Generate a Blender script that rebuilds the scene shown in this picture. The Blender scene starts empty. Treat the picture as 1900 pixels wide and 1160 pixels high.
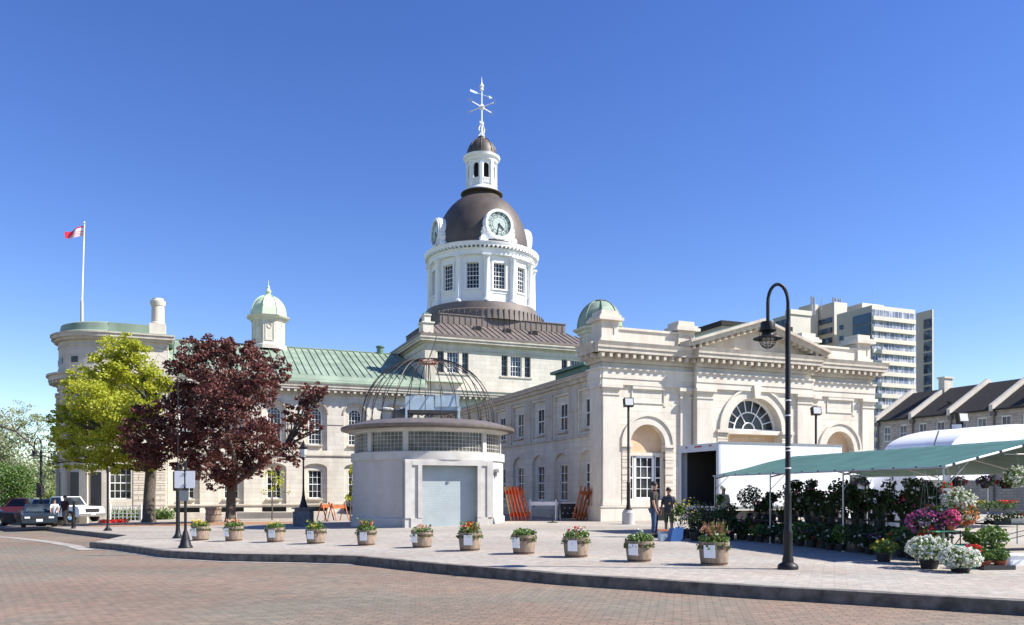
import bpy, math, random
from mathutils import Vector, Matrix
from mathutils.geometry import tessellate_polygon
R = math.radians; PI = math.pi
S = bpy.context.scene
COL = S.collection

# ------------------------------------------------------------------ camera, sky, sun, exposure
EYE = 1.55
SUN_EL = 42.0; SUN_AZ = -7.0        # azimuth measured from +X
cd = bpy.data.cameras.new('camera'); cam = bpy.data.objects.new('camera', cd); COL.objects.link(cam)
cam.location = (0, 0, EYE); cam.rotation_euler = (R(90), 0, 0)
cd.lens = 28.04; cd.sensor_width = 36; cd.shift_y = 0.1747; cd.clip_start = .1; cd.clip_end = 5000
S.camera = cam
W = bpy.data.worlds.new('World'); S.world = W; W.use_nodes = True
wn = W.node_tree; bgn = wn.nodes['Background']
sky = wn.nodes.new('ShaderNodeTexSky'); sky.sky_type = 'NISHITA'; sky.sun_disc = False
sky.sun_elevation = R(SUN_EL); sky.sun_rotation = R(90 - SUN_AZ)
sky.altitude = 0; sky.air_density = 1.0; sky.dust_density = 0.0; sky.ozone_density = 3.0
hs = wn.nodes.new('ShaderNodeHueSaturation'); hs.inputs['Saturation'].default_value = 1.24; hs.inputs['Hue'].default_value = .520
wn.links.new(sky.outputs[0], hs.inputs['Color']); wn.links.new(hs.outputs[0], bgn.inputs['Color'])
bgn.inputs['Strength'].default_value = 0.100
sl = bpy.data.lights.new('sun', 'SUN'); sl.energy = 5.0; sl.angle = R(.55); sl.color = (1, .955, .88)
so = bpy.data.objects.new('sun', sl); COL.objects.link(so)
sd = Vector((math.cos(R(SUN_EL)) * math.cos(R(SUN_AZ)), math.cos(R(SUN_EL)) * math.sin(R(SUN_AZ)), math.sin(R(SUN_EL))))
so.rotation_euler = sd.to_track_quat('Z', 'Y').to_euler(); so.location = (60, -20, 60)
S.view_settings.view_transform = 'Standard'; S.view_settings.look = 'None'
S.view_settings.exposure = 0.92; S.view_settings.gamma = 1

# ------------------------------------------------------------------ materials
def newmat(name):
    m = bpy.data.materials.new(name); m.use_nodes = True
    return m, m.node_tree, m.node_tree.nodes['Principled BSDF']
def c4(c): return (c[0], c[1], c[2], 1)
def mat(name, col, rough=.7, metal=0., var=.0, scale=3., bump=0., col2=None, spec=.5, trans=0., detail=4, stretch=None):
    m, t, b = newmat(name); n = t.nodes; l = t.links
    b.inputs['Base Color'].default_value = c4(col); b.inputs['Roughness'].default_value = rough
    b.inputs['Metallic'].default_value = metal; b.inputs['Specular IOR Level'].default_value = spec
    if var or bump or col2:
        tc = n.new('ShaderNodeTexCoord'); nz = n.new('ShaderNodeTexNoise')
        nz.inputs['Scale'].default_value = scale; nz.inputs['Detail'].default_value = detail
        src = tc.outputs['Object']
        if stretch:
            mp = n.new('ShaderNodeMapping'); mp.inputs['Scale'].default_value = stretch
            l.new(src, mp.inputs[0]); src = mp.outputs[0]
        l.new(src, nz.inputs['Vector'])
        cr = n.new('ShaderNodeValToRGB')
        a = [max(0, x * (1 - var)) for x in col]; bb = col2 if col2 else [min(1, x * (1 + var)) for x in col]
        cr.color_ramp.elements[0].color = c4(a); cr.color_ramp.elements[1].color = c4(bb)
        cr.color_ramp.elements[0].position = .32; cr.color_ramp.elements[1].position = .68
        l.new(nz.outputs['Fac'], cr.inputs[0]); l.new(cr.outputs[0], b.inputs['Base Color'])
        if bump:
            bp = n.new('ShaderNodeBump'); bp.inputs['Strength'].default_value = bump; bp.inputs['Distance'].default_value = .02
            l.new(nz.outputs['Fac'], bp.inputs['Height']); l.new(bp.outputs[0], b.inputs['Normal'])
    return m
def leafmat(name, c1, c2, scale=1.2, trans=.35):
    m, t, b = newmat(name); n = t.nodes; l = t.links
    tc = n.new('ShaderNodeTexCoord'); nz = n.new('ShaderNodeTexNoise'); nz.inputs['Scale'].default_value = scale
    nz2 = n.new('ShaderNodeTexWhiteNoise'); nz2.noise_dimensions = '3D'
    sn = n.new('ShaderNodeVectorMath'); sn.operation = 'SNAP'; sn.inputs[1].default_value = (.11, .11, .11)
    l.new(tc.outputs['Object'], nz.inputs[0]); l.new(tc.outputs['Object'], sn.inputs[0]); l.new(sn.outputs[0], nz2.inputs[0])
    ma = n.new('ShaderNodeMath'); ma.operation = 'MULTIPLY_ADD'; ma.inputs[1].default_value = .5
    mb = n.new('ShaderNodeMath'); mb.operation = 'MULTIPLY'; mb.inputs[1].default_value = .55
    l.new(nz2.outputs[0], mb.inputs[0]); l.new(nz.outputs[0], ma.inputs[0]); l.new(mb.outputs[0], ma.inputs[2])
    cr = n.new('ShaderNodeValToRGB'); cr.color_ramp.elements[0].color = c4(c1); cr.color_ramp.elements[1].color = c4(c2)
    cr.color_ramp.elements[0].position = .2; cr.color_ramp.elements[1].position = .8
    l.new(ma.outputs[0], cr.inputs[0]); l.new(cr.outputs[0], b.inputs['Base Color'])
    b.inputs['Roughness'].default_value = .55
    tr = n.new('ShaderNodeBsdfTranslucent'); l.new(cr.outputs[0], tr.inputs[0])
    mx = n.new('ShaderNodeMixShader'); mx.inputs[0].default_value = trans
    out = n['Material Output']; l.new(b.outputs[0], mx.inputs[1]); l.new(tr.outputs[0], mx.inputs[2]); l.new(mx.outputs[0], out.inputs[0])
    return m
def ashlar(name, col, bw=1.0, bh=.34, mortar=.012, contrast=.09, radial=0., dark=.7, bump=.5, streak=.16):
    """coursed limestone: blocks by wall direction (or round a drum), tone per block, weathering"""
    m, t, b = newmat(name); n = t.nodes; l = t.links
    tc = n.new('ShaderNodeTexCoord'); sp = n.new('ShaderNodeSeparateXYZ'); l.new(tc.outputs['Object'], sp.inputs[0])
    cb = n.new('ShaderNodeCombineXYZ')
    if radial:
        at = n.new('ShaderNodeMath'); at.operation = 'ARCTAN2'; l.new(sp.outputs['Y'], at.inputs[0]); l.new(sp.outputs['X'], at.inputs[1])
        mu = n.new('ShaderNodeMath'); mu.operation = 'MULTIPLY'; mu.inputs[1].default_value = radial
        l.new(at.outputs[0], mu.inputs[0]); l.new(mu.outputs[0], cb.inputs['X'])
    else:
        sn = n.new('ShaderNodeSeparateXYZ'); l.new(tc.outputs['Normal'], sn.inputs[0])
        ab = n.new('ShaderNodeMath'); ab.operation = 'ABSOLUTE'; l.new(sn.outputs['X'], ab.inputs[0])
        gt = n.new('ShaderNodeMath'); gt.operation = 'GREATER_THAN'; gt.inputs[1].default_value = .6; l.new(ab.outputs[0], gt.inputs[0])
        mx = n.new('ShaderNodeMix'); mx.data_type = 'FLOAT'; l.new(gt.outputs[0], mx.inputs[0]); l.new(sp.outputs['X'], mx.inputs[2]); l.new(sp.outputs['Y'], mx.inputs[3])
        l.new(mx.outputs[0], cb.inputs['X'])
    l.new(sp.outputs['Z'], cb.inputs['Y'])
    br = n.new('ShaderNodeTexBrick'); l.new(cb.outputs[0], br.inputs['Vector'])
    br.inputs['Scale'].default_value = 1; br.inputs['Brick Width'].default_value = bw; br.inputs['Row Height'].default_value = bh
    br.inputs['Mortar Size'].default_value = mortar; br.inputs['Mortar Smooth'].default_value = .3
    br.inputs['Color1'].default_value = c4([x * (1 - contrast) for x in col]); br.inputs['Color2'].default_value = c4([min(1, x * (1 + contrast)) for x in col])
    br.inputs['Mortar'].default_value = c4([x * dark for x in col])
    nz = n.new('ShaderNodeTexNoise'); nz.inputs['Scale'].default_value = .9; nz.inputs['Detail'].default_value = 8; nz.inputs['Roughness'].default_value = .65
    mp = n.new('ShaderNodeMapping'); mp.inputs['Scale'].default_value = (1.6, 1.6, .5); l.new(tc.outputs['Object'], mp.inputs[0]); l.new(mp.outputs[0], nz.inputs[0])
    cr = n.new('ShaderNodeValToRGB'); cr.color_ramp.elements[0].position = .3; cr.color_ramp.elements[1].position = .62
    cr.color_ramp.elements[0].color = (1 - streak * .8, 1 - streak, 1 - streak * 1.1, 1); cr.color_ramp.elements[1].color = (1, 1, 1, 1)
    l.new(nz.outputs['Fac'], cr.inputs[0])
    ml = n.new('ShaderNodeMix'); ml.data_type = 'RGBA'; ml.blend_type = 'MULTIPLY'; ml.inputs[0].default_value = 1
    l.new(br.outputs['Color'], ml.inputs[6]); l.new(cr.outputs[0], ml.inputs[7])
    nz2 = n.new('ShaderNodeTexNoise'); nz2.inputs['Scale'].default_value = 9; nz2.inputs['Detail'].default_value = 5; l.new(tc.outputs['Object'], nz2.inputs[0])
    cr2 = n.new('ShaderNodeValToRGB'); cr2.color_ramp.elements[0].color = (.9, .9, .9, 1); cr2.color_ramp.elements[1].color = (1.06, 1.05, 1.03, 1)
    l.new(nz2.outputs['Fac'], cr2.inputs[0])
    ml2 = n.new('ShaderNodeMix'); ml2.data_type = 'RGBA'; ml2.blend_type = 'MULTIPLY'; ml2.inputs[0].default_value = 1
    l.new(ml.outputs[2], ml2.inputs[6]); l.new(cr2.outputs[0], ml2.inputs[7]); l.new(ml2.outputs[2], b.inputs['Base Color'])
    b.inputs['Roughness'].default_value = .85; b.inputs['Specular IOR Level'].default_value = .25
    bp = n.new('ShaderNodeBump'); bp.inputs['Strength'].default_value = bump; bp.inputs['Distance'].default_value = .015; bp.invert = True
    l.new(br.outputs['Fac'], bp.inputs['Height']); l.new(bp.outputs[0], b.inputs['Normal'])
    return m
def paving(name, c1, c2, mortar, bw, bh, ms, rot=0., patch=.5, p1=(1, .8, .75), p2=(1, 1, 1), bias=0.):
    m, t, b = newmat(name); n = t.nodes; l = t.links
    tc = n.new('ShaderNodeTexCoord'); mp = n.new('ShaderNodeMapping'); mp.inputs['Rotation'].default_value = (0, 0, rot)
    l.new(tc.outputs['Object'], mp.inputs[0])
    br = n.new('ShaderNodeTexBrick'); l.new(mp.outputs[0], br.inputs[0]); br.inputs['Scale'].default_value = 1
    br.inputs['Brick Width'].default_value = bw; br.inputs['Row Height'].default_value = bh; br.inputs['Mortar Size'].default_value = ms; br.inputs['Bias'].default_value = bias
    br.inputs['Color1'].default_value = c4(c1); br.inputs['Color2'].default_value = c4(c2); br.inputs['Mortar'].default_value = c4(mortar)
    res = br.outputs['Color']
    for sc, st, a, bb, lo, hi in ((patch, (1, 1, 1), p1, p2, .4, .6), (.16, (.35, 1.6, 1), (.86, .85, .84), (1.1, 1.08, 1.06), .35, .65), (5, (1, 1, 1), (.8, .8, .8), (1.14, 1.14, 1.14), .3, .7), (40, (1, 1, 1), (.88, .88, .88), (1.1, 1.1, 1.1), .3, .7)):
        nz = n.new('ShaderNodeTexNoise'); nz.inputs['Scale'].default_value = sc; nz.inputs['Detail'].default_value = 6
        m2 = n.new('ShaderNodeMapping'); m2.inputs['Scale'].default_value = st; l.new(mp.outputs[0], m2.inputs[0]); l.new(m2.outputs[0], nz.inputs[0])
        cr = n.new('ShaderNodeValToRGB'); cr.color_ramp.elements[0].position = lo; cr.color_ramp.elements[1].position = hi
        cr.color_ramp.elements[0].color = c4(a); cr.color_ramp.elements[1].color = c4(bb); l.new(nz.outputs['Fac'], cr.inputs[0])
        ml = n.new('ShaderNodeMix'); ml.data_type = 'RGBA'; ml.blend_type = 'MULTIPLY'; ml.inputs[0].default_value = 1
        l.new(res, ml.inputs[6]); l.new(cr.outputs[0], ml.inputs[7]); res = ml.outputs[2]
    l.new(res, b.inputs['Base Color']); b.inputs['Roughness'].default_value = .85; b.inputs['Specular IOR Level'].default_value = .3
    bp = n.new('ShaderNodeBump'); bp.inputs['Strength'].default_value = .6; bp.inputs['Distance'].default_value = .01; bp.invert = True
    l.new(br.outputs['Fac'], bp.inputs['Height']); l.new(bp.outputs[0], b.inputs['Normal'])
    return m
def glassmat(name, c1, c2, scale=.9, rough=.06):
    m, t, b = newmat(name); n = t.nodes; l = t.links
    tc = n.new('ShaderNodeTexCoord'); nz = n.new('ShaderNodeTexNoise'); nz.inputs['Scale'].default_value = scale; nz.inputs['Detail'].default_value = 2
    oi = n.new('ShaderNodeObjectInfo'); ad = n.new('ShaderNodeVectorMath'); ad.operation = 'MULTIPLY_ADD'
    ad.inputs[1].default_value = (1, 1, 1); l.new(tc.outputs['Object'], ad.inputs[0])
    sc = n.new('ShaderNodeVectorMath'); sc.operation = 'SCALE'; sc.inputs[0].default_value = (37, 19, 53); l.new(oi.outputs['Random'], sc.inputs['Scale']); l.new(sc.outputs[0], ad.inputs[2])
    l.new(ad.outputs[0], nz.inputs[0]); cr = n.new('ShaderNodeValToRGB'); cr.color_ramp.elements[0].color = c4(c1); cr.color_ramp.elements[1].color = c4(c2)
    cr.color_ramp.elements[0].position = .45; cr.color_ramp.elements[1].position = .68
    l.new(nz.outputs[0], cr.inputs[0]); l.new(cr.outputs[0], b.inputs['Base Color']); b.inputs['Roughness'].default_value = rough; b.inputs['Specular IOR Level'].default_value = .32
    bp = n.new('ShaderNodeBump'); bp.inputs['Strength'].default_value = .15; bp.inputs['Distance'].default_value = .05; l.new(nz.outputs[0], bp.inputs['Height']); l.new(bp.outputs[0], b.inputs['Normal'])
    return m
M = {}
M['stone'] = ashlar('limestone', (.685, .645, .555), 1.05, .36, .012, .065, dark=.80, streak=.2)
M['trim'] = ashlar('limestone trim', (.68, .64, .555), 1.4, 3., .006, .02, dark=.85, streak=.22)
M['rust'] = ashlar('rusticated limestone', (.68, .615, .52), 1.5, .40, .03, .04, dark=.55, bump=1., streak=.12)
M['cornice'] = ashlar('weathered cornice stone', (.585, .545, .465), 1.2, 3., .006, .06, dark=.8, streak=.36)
M['plaster'] = mat('tan plaster infill', (.64, .45, .28), .85, var=.13, scale=1.2, bump=.1)
M['concrete'] = mat('pale painted concrete', (.45, .435, .405), .8, var=.12, scale=1.6, bump=.08)
M['precast'] = mat('precast trim', (.49, .47, .43), .8, var=.12, scale=2)
M['roofgrey'] = mat('weathered brown metal', (.16, .135, .12), .5, var=.18, scale=3, metal=.2)
M['copper'] = mat('green copper patina', (.20, .265, .195), .65, var=.14, scale=.7, col2=(.285, .355, .265), stretch=(1, 1, .3))
M['copperd'] = mat('dark green copper', (.11, .19, .145), .5, var=.2, scale=1.3)
M['cupola_dome'] = mat('pale green painted dome', (.50, .60, .42), .5, var=.05, scale=2)
M['brown'] = mat('brown copper', (.088, .070, .058), .55, var=.2, scale=1.1, metal=.2, stretch=(1, 1, .4))
M['browns'] = mat('brown seamed copper', (.165, .135, .118), .6, var=.15, scale=.9, metal=.15)
M['white'] = mat('white paint', (.80, .80, .79), .5, var=.03, scale=2)
M['whitev'] = mat('bright white vinyl', (.86, .87, .88), .35, var=.02, scale=.8)
M['black'] = mat('black iron', (.010, .010, .011), .5, metal=.0, spec=.35)
M['blackp'] = mat('black plastic', (.018, .018, .018), .5)
M['grey'] = mat('grey metal', (.25, .26, .27), .45, metal=.5, var=.1, scale=3)
M['galv'] = mat('galvanised pole', (.42, .42, .42), .4, metal=.6, var=.08, scale=4)
M['glass'] = glassmat('window glass', (.012, .015, .018), (.07, .075, .08))
M['glassb'] = glassmat('sky reflecting glass', (.03, .045, .07), (.12, .16, .22))
M['curtain'] = glassmat('curtained glass', (.14, .14, .14), (.34, .33, .31), 1.2, .12)
M['dark'] = mat('dark void', (.008, .008, .009), .9)
M['door'] = mat('pale blue roller door', (.36, .41, .415), .5, var=.07, scale=2)
M['hvac'] = mat('light blue machinery steel', (.42, .53, .60), .45, var=.12, scale=2)
M['orange'] = mat('orange barrier paint', (.80, .13, .03), .55, var=.12, scale=4)
M['orangey'] = mat('yellow orange barrier paint', (.80, .42, .06), .55, var=.12, scale=4)
M['rustor'] = mat('shade toned rust orange paint', (.42, .12, .04), .6, var=.3, scale=5)  # barrier orange darkened in the colour for the stack standing in shade
M['wood'] = mat('weathered oak staves', (.27, .20, .145), .75, var=.34, scale=7, bump=.3, stretch=(3, 3, .5))
M['soil'] = mat('soil', (.05, .035, .025), .95, var=.3, scale=12)
M['mulch'] = mat('reddish mulch', (.33, .17, .09), .95, var=.25, scale=9, bump=.5)
M['bark'] = mat('maple bark', (.10, .082, .062), .9, var=.35, scale=6, bump=.6, stretch=(3, 3, .6))
M['tarp'] = mat('green tarpaulin', (.055, .145, .112), .6, var=.16, scale=1.6, bump=.5)
M['tentw'] = mat('white tent canvas', (.75, .76, .78), .6, var=.03, scale=1, bump=.2)
M['red'] = mat('red car paint', (.55, .02, .02), .25, spec=.7)
M['carw'] = mat('white car paint', (.75, .76, .78), .25, spec=.7, var=.02)
M['navy'] = mat('dark blue grey car paint', (.018, .028, .038), .25, spec=.5)
M['chrome'] = mat('chrome', (.6, .6, .6), .15, metal=1)
M['tyre'] = mat('tyre rubber', (.02, .02, .02), .85)
M['lamp'] = mat('headlamp glass', (.6, .6, .58), .15)
M['tail'] = mat('red lens', (.5, .02, .02), .25)
M['brickt'] = ashlar('grey brown rubble limestone', (.50, .455, .40), .6, .22, .02, .16, dark=.7, streak=.25)
M['slate'] = mat('dark slate roof', (.05, .047, .045), .95, var=.2, scale=5, spec=.1)
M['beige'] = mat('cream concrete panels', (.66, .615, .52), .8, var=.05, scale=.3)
M['beiged'] = mat('tan and shade toned concrete', (.42, .39, .345), .8, var=.06, scale=.3)  # also the cream panels' shaded copy for the tower sides
M['bal'] = glassmat('balcony glazing', (.16, .19, .27), (.48, .49, .54), .7, .15)
M['skin'] = mat('skin', (.48, .27, .18), .6, var=.06, scale=9)
M['hair'] = mat('dark hair', (.02, .015, .012), .7)
M['blueb'] = mat('blue plastic', (.02, .09, .27), .5)
M['terra'] = mat('terracotta plastic pot', (.32, .09, .045), .6, var=.1)
M['greenp'] = mat('green plastic', (.05, .36, .18), .4)
M['tray'] = mat('dark seedling tray', (.03, .03, .032), .6)
M['kerb'] = mat('rough limestone kerb', (.125, .112, .098), .9, var=.45, scale=5, bump=.9, detail=8)
M['cream'] = mat('cream plastic', (.72, .66, .52), .5)
M['block'] = glassmat('glass blocks', (.055, .052, .045), (.16, .155, .13), 1.5, .15)
M['leafg'] = leafmat('yellow green maple leaves', (.27, .32, .02), (.60, .60, .06), .8, .45)
M['leafp'] = leafmat('purple maple leaves', (.05, .015, .016), (.24, .085, .065), .9, .28)
M['leafd'] = leafmat('shade darkened green leaves', (.009, .021, .006), (.045, .085, .02), 2, .15)  # green deepened in the colour to stand for shade under the canopy
M['leafm'] = leafmat('mid green leaves', (.05, .11, .02), (.16, .25, .05), 3, .3)
M['leafl'] = leafmat('light spring leaves', (.16, .22, .05), (.42, .45, .17), .25, .35)
M['leafs'] = leafmat('grey green spring leaves', (.16, .20, .10), (.36, .38, .22), .25, .3)
for k, a, b in (('fw', (.62, .64, .52), (.90, .90, .82)), ('fr', (.55, .01, .01), (.85, .06, .04)), ('fo', (.6, .14, .05), (.85, .38, .2)), ('fp', (.55, .05, .18), (.85, .2, .4)), ('fv', (.12, .02, .14), (.4, .14, .38)), ('fy', (.75, .5, .02), (.85, .7, .1)), ('fbr', (.3, .12, .06), (.6, .35, .22))):
    M[k] = leafmat('petals ' + k, a, b, 4, .25)

# ------------------------------------------------------------------ mesh builder
class MB:
    def __init__(s): s.v = []; s.f = []; s.sm = []
    def add(s, vs, fs, smooth=False):
        o = len(s.v); s.v += [tuple(p) for p in vs]
        for f in fs: s.f.append(tuple(i + o for i in f)); s.sm.append(smooth)
    def box(s, x0, x1, y0, y1, z0, z1):
        s.add([(x0, y0, z0), (x1, y0, z0), (x1, y1, z0), (x0, y1, z0), (x0, y0, z1), (x1, y0, z1), (x1, y1, z1), (x0, y1, z1)],
              [(0, 3, 2, 1), (4, 5, 6, 7), (0, 1, 5, 4), (1, 2, 6, 5), (2, 3, 7, 6), (3, 0, 4, 7)])
        return s
    def bx(s, c, d, rz=0., rx=0., ry=0.):
        m = Matrix.Translation(c) @ Matrix.Rotation(rz, 4, 'Z') @ Matrix.Rotation(ry, 4, 'Y') @ Matrix.Rotation(rx, 4, 'X')
        vs = [m @ Vector((a * d[0] / 2, b * d[1] / 2, e * d[2] / 2)) for e in (-1, 1) for a, b in ((-1, -1), (1, -1), (1, 1), (-1, 1))]
        s.add(vs, [(0, 3, 2, 1), (4, 5, 6, 7), (0, 1, 5, 4), (1, 2, 6, 5), (2, 3, 7, 6), (3, 0, 4, 7)]); return s
    def poly(s, pts): s.add(pts, [tuple(range(len(pts)))]); return s
    def tess(s, P, outer, holes=(), d=0.):
        if len(outer) == 4 and len(holes) == 1 and len(holes[0]) == 4:      # plain frame: four quads
            o_, h_ = outer, holes[0]; n_ = len(s.v) * 0
            s.add([P(a, b, d) for a, b in list(o_) + list(h_)], [(i, (i + 1) % 4, 4 + (i + 1) % 4, 4 + i) for i in range(4)]); return s
        allp = [list(outer)] + [list(h) for h in holes]
        tri = tessellate_polygon([[Vector((a, b, 0)) for a, b in q] for q in allp])
        flat = [p for q in allp for p in q]
        s.add([P(a, b, d) for a, b in flat], tri); return s
    def rev(s, P, poly, d0, d1, smooth=False):
        n = len(poly); vs = [P(a, b, d0) for a, b in poly] + [P(a, b, d1) for a, b in poly]
        s.add(vs, [(i, (i + 1) % n, n + (i + 1) % n, n + i) for i in range(n)], smooth); return s
    def prism(s, P, poly, d0, d1):
        s.tess(P, poly, d=d0); s.tess(P, poly, d=d1); s.rev(P, poly, d0, d1); return s
    def bar(s, P, a, b, w, d0, d1):
        dx, dz = b[0] - a[0], b[1] - a[1]; L = math.hypot(dx, dz) or 1; nx, nz = -dz / L * w / 2, dx / L * w / 2
        s.prism4(P, [(a[0] + nx, a[1] + nz), (b[0] + nx, b[1] + nz), (b[0] - nx, b[1] - nz), (a[0] - nx, a[1] - nz)], d0, d1); return s
    def prism4(s, P, q, d0, d1):
        s.add([P(a, b, d0) for a, b in q] + [P(a, b, d1) for a, b in q], [(0, 1, 2, 3), (7, 6, 5, 4), (0, 4, 5, 1), (1, 5, 6, 2), (2, 6, 7, 3), (3, 7, 4, 0)])
    def arc(s, P, c, r0, r1, d0, d1, t0=0., t1=PI, n=20):
        for i in range(n):
            a = t0 + (t1 - t0) * i / n; b = t0 + (t1 - t0) * (i + 1) / n
            s.prism4(P, [(c[0] + r0 * math.cos(a), c[1] + r0 * math.sin(a)), (c[0] + r1 * math.cos(a), c[1] + r1 * math.sin(a)),
                         (c[0] + r1 * math.cos(b), c[1] + r1 * math.sin(b)), (c[0] + r0 * math.cos(b), c[1] + r0 * math.sin(b))], d0, d1)
        return s
    def lathe(s, prof, n=32, c=(0, 0), a0=0., a1=2 * PI, smooth=True, ey=1.):
        full = abs(a1 - a0 - 2 * PI) < 1e-6; k = n if full else n + 1
        vs = []
        for r, z in prof:
            for i in range(k):
                a = a0 + (a1 - a0) * i / n; vs.append((c[0] + r * math.cos(a), c[1] + r * math.sin(a) * ey, z))
        fs = []
        for j in range(len(prof) - 1):
            for i in range(n if full else n):
                i2 = (i + 1) % k
                fs.append((j * k + i, j * k + i2, (j + 1) * k + i2, (j + 1) * k + i))
        s.add(vs, fs, smooth); return s
    def tube(s, pts, rad, n=8, smooth=True, cap=True):
        pts = [Vector(p) for p in pts]; rr = rad if isinstance(rad, (list, tuple)) else [rad] * len(pts)
        vs = []; up = Vector((.13, .27, .95)).normalized()
        for i, p in enumerate(pts):
            t = (pts[min(i + 1, len(pts) - 1)] - pts[max(i - 1, 0)]).normalized()
            a = t.cross(up)
            if a.length < .05: a = t.cross(Vector((1, 0, 0)))
            a.normalize(); b = t.cross(a)
            for k in range(n):
                th = 2 * PI * k / n; vs.append(p + (a * math.cos(th) + b * math.sin(th)) * rr[i])
        fs = [(i * n + k, i * n + (k + 1) % n, (i + 1) * n + (k + 1) % n, (i + 1) * n + k) for i in range(len(pts) - 1) for k in range(n)]
        if cap: fs += [tuple(range(n)), tuple((len(pts) - 1) * n + k for k in range(n))]
        s.add(vs, fs, smooth); return s
    def mesh(s, name, m):
        me = bpy.data.meshes.new(name); me.from_pydata(s.v, [], s.f)
        me.polygons.foreach_set('use_smooth', s.sm); me.materials.append(M[m] if isinstance(m, str) else m); me.update(); me.set_sharp_from_angle(angle=R(38)) if any(s.sm) else None
        return me
    def build(s, name, m, parent=None, loc=(0, 0, 0), label=None):
        return link(name, s.mesh(name, m), parent, loc, label)
def link(name, me, parent=None, loc=(0, 0, 0), label=None, rz=0.):
    o = bpy.data.objects.new(name, me); COL.objects.link(o); o.location = loc; o.rotation_euler = (0, 0, rz)
    if parent: o.parent = parent
    if label: o['label'] = label
    return o
def fixn(o):
    import bmesh
    bm = bmesh.new(); bm.from_mesh(o.data); bmesh.ops.recalc_face_normals(bm, faces=bm.faces); bm.to_mesh(o.data); bm.free(); return o
def tag(o, label, cat, group=None):
    o['label'] = label; o['category'] = cat
    if group: o['group'] = group
    return o
def thing(name, label, cat, loc=(0, 0, 0), rz=0., group=None):
    o = bpy.data.objects.new(name, None); COL.objects.link(o); o.location = loc; o.rotation_euler = (0, 0, rz); o.empty_display_size = .2
    return tag(o, label, cat, group)
def struct(o): o['kind'] = 'structure'; return o
def dup(o, parent=None):
    c = o.copy(); COL.objects.link(c); c.parent = parent
    for k in o.children: dup(k, c)
    return c
def place(proto, state, loc, rz, label, sc=1.):
    """first use moves the prototype itself, later ones copy it with its parts"""
    if state.get('used'): o = dup(proto)
    else: o = proto; state['used'] = 1
    o.location = loc; o.rotation_euler = (0, 0, rz); o.scale = (sc, sc, sc); o['label'] = label
    return o
def gz(x): return .02 * max(min(x, 0), -60)
ROADZ = -.2
def G(px, py):
    """ground point seen at a photo pixel (photo is 1900 wide, horizon row 912)"""
    x = 0
    for _ in range(30):
        d = 1480 * (EYE - gz(x)) / (py - 912); x = (px - 950) / 1480 * d
    return Vector((x, d, gz(x)))
def A(px, py, d): return Vector(((px - 950) / 1480 * d, d, EYE + (912 - py) / 1480 * d))
def onground(px, d):
    x = (px - 950) / 1480 * d; return Vector((x, d, gz(x)))
BC, BS = .92577, .37808
P0 = Vector((4.649, 41.2, 0)); BROT = math.atan2(BS, BC)
def U(u, v, z=0): return Vector((P0.x + BC * u - BS * v, P0.y + BS * u + BC * v, z))
def front(v): return lambda s, z, d=0.: (s, v - d, z)
def side(u): return lambda s, z, d=0.: (u - d, s, z)
def rect(a, b, z0, z1): return [(a, z0), (b, z0), (b, z1), (a, z1)]
def archp(c, w, z0, sp, rise=None, n=16):
    h = w / 2; rise = h if rise is None else rise
    return [(c - h, z0), (c + h, z0)] + [(c + h * math.cos(PI * i / n), sp + rise * math.sin(PI * i / n)) for i in range(n + 1)]
WIN = {}
def window(parent, P, rot, kind, c, w, z0, z1, cols, rows, depth, pane='glass', frame='white', bw=.028, rim=.06, spring=None, label=None):
    """a window in plane P: the 'window' mesh is frame and glazing bars, child 'pane' is the glass"""
    O = P(c, 0, -depth); key = (rot, w, round(z1 - z0, 3), cols, rows, spring and round(spring - z0, 3), frame, bw, rim)
    if key not in WIN:
        Q0 = P(0, 0, 0); Q = lambda s, z, d=0.: tuple(Vector(P(s, z, d)) - Vector(Q0))
        H = z1 - z0; sp = (spring - z0) if spring else H; h = w / 2
        mb = MB(); top = lambda x: sp + (math.sqrt(max(0, h * h - x * x)) * (H - sp) / h if spring else 0)
        mb.bar(Q, (-h + rim / 2, 0), (-h + rim / 2, sp), rim, 0, .05); mb.bar(Q, (h - rim / 2, 0), (h - rim / 2, sp), rim, 0, .05)
        mb.bar(Q, (-h, rim / 2), (h, rim / 2), rim * 1.3, .003, .07)
        if spring: mb.arc(Q, (0, sp), h - rim, h, 0, .05, n=14)
        else: mb.bar(Q, (-h, H - rim / 2), (h, H - rim / 2), rim, .002, .05)
        for i in range(1, cols):
            x = -h + w * i / cols; mb.bar(Q, (x, 0), (x, top(x)), bw, 0, .03)
        for j in range(1, rows):
            z = sp * j / rows; mb.bar(Q, (-h, z), (h, z), bw * (1.9 if j == rows // 2 else 1), .002, .032 + (.02 if j == rows // 2 else 0))
        if spring: mb.bar(Q, (-h, sp), (h, sp), bw, .002, .032); mb.arc(Q, (0, sp), h * .5 - bw / 2, h * .5 + bw / 2, .002, .032, n=10)
        pb = MB(); pb.tess(Q, archp(0, w - .01, 0, sp, H - sp) if spring else rect(-h, h, 0, H), d=-.012)
        WIN[key] = (mb.mesh('window', frame), pb.mesh('pane', 'glass'))
    a, b = WIN[key]
    o = link('window', a, parent, (O[0], O[1], z0), label)
    if pane == 'glass': pm = b
    else:
        k2 = key + (pane,)
        if k2 not in WIN: pm = b.copy(); pm.materials.clear(); pm.materials.append(M[pane]); WIN[k2] = pm
        pm = WIN[k2]
    link('pane', pm, o)
    return o
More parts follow.
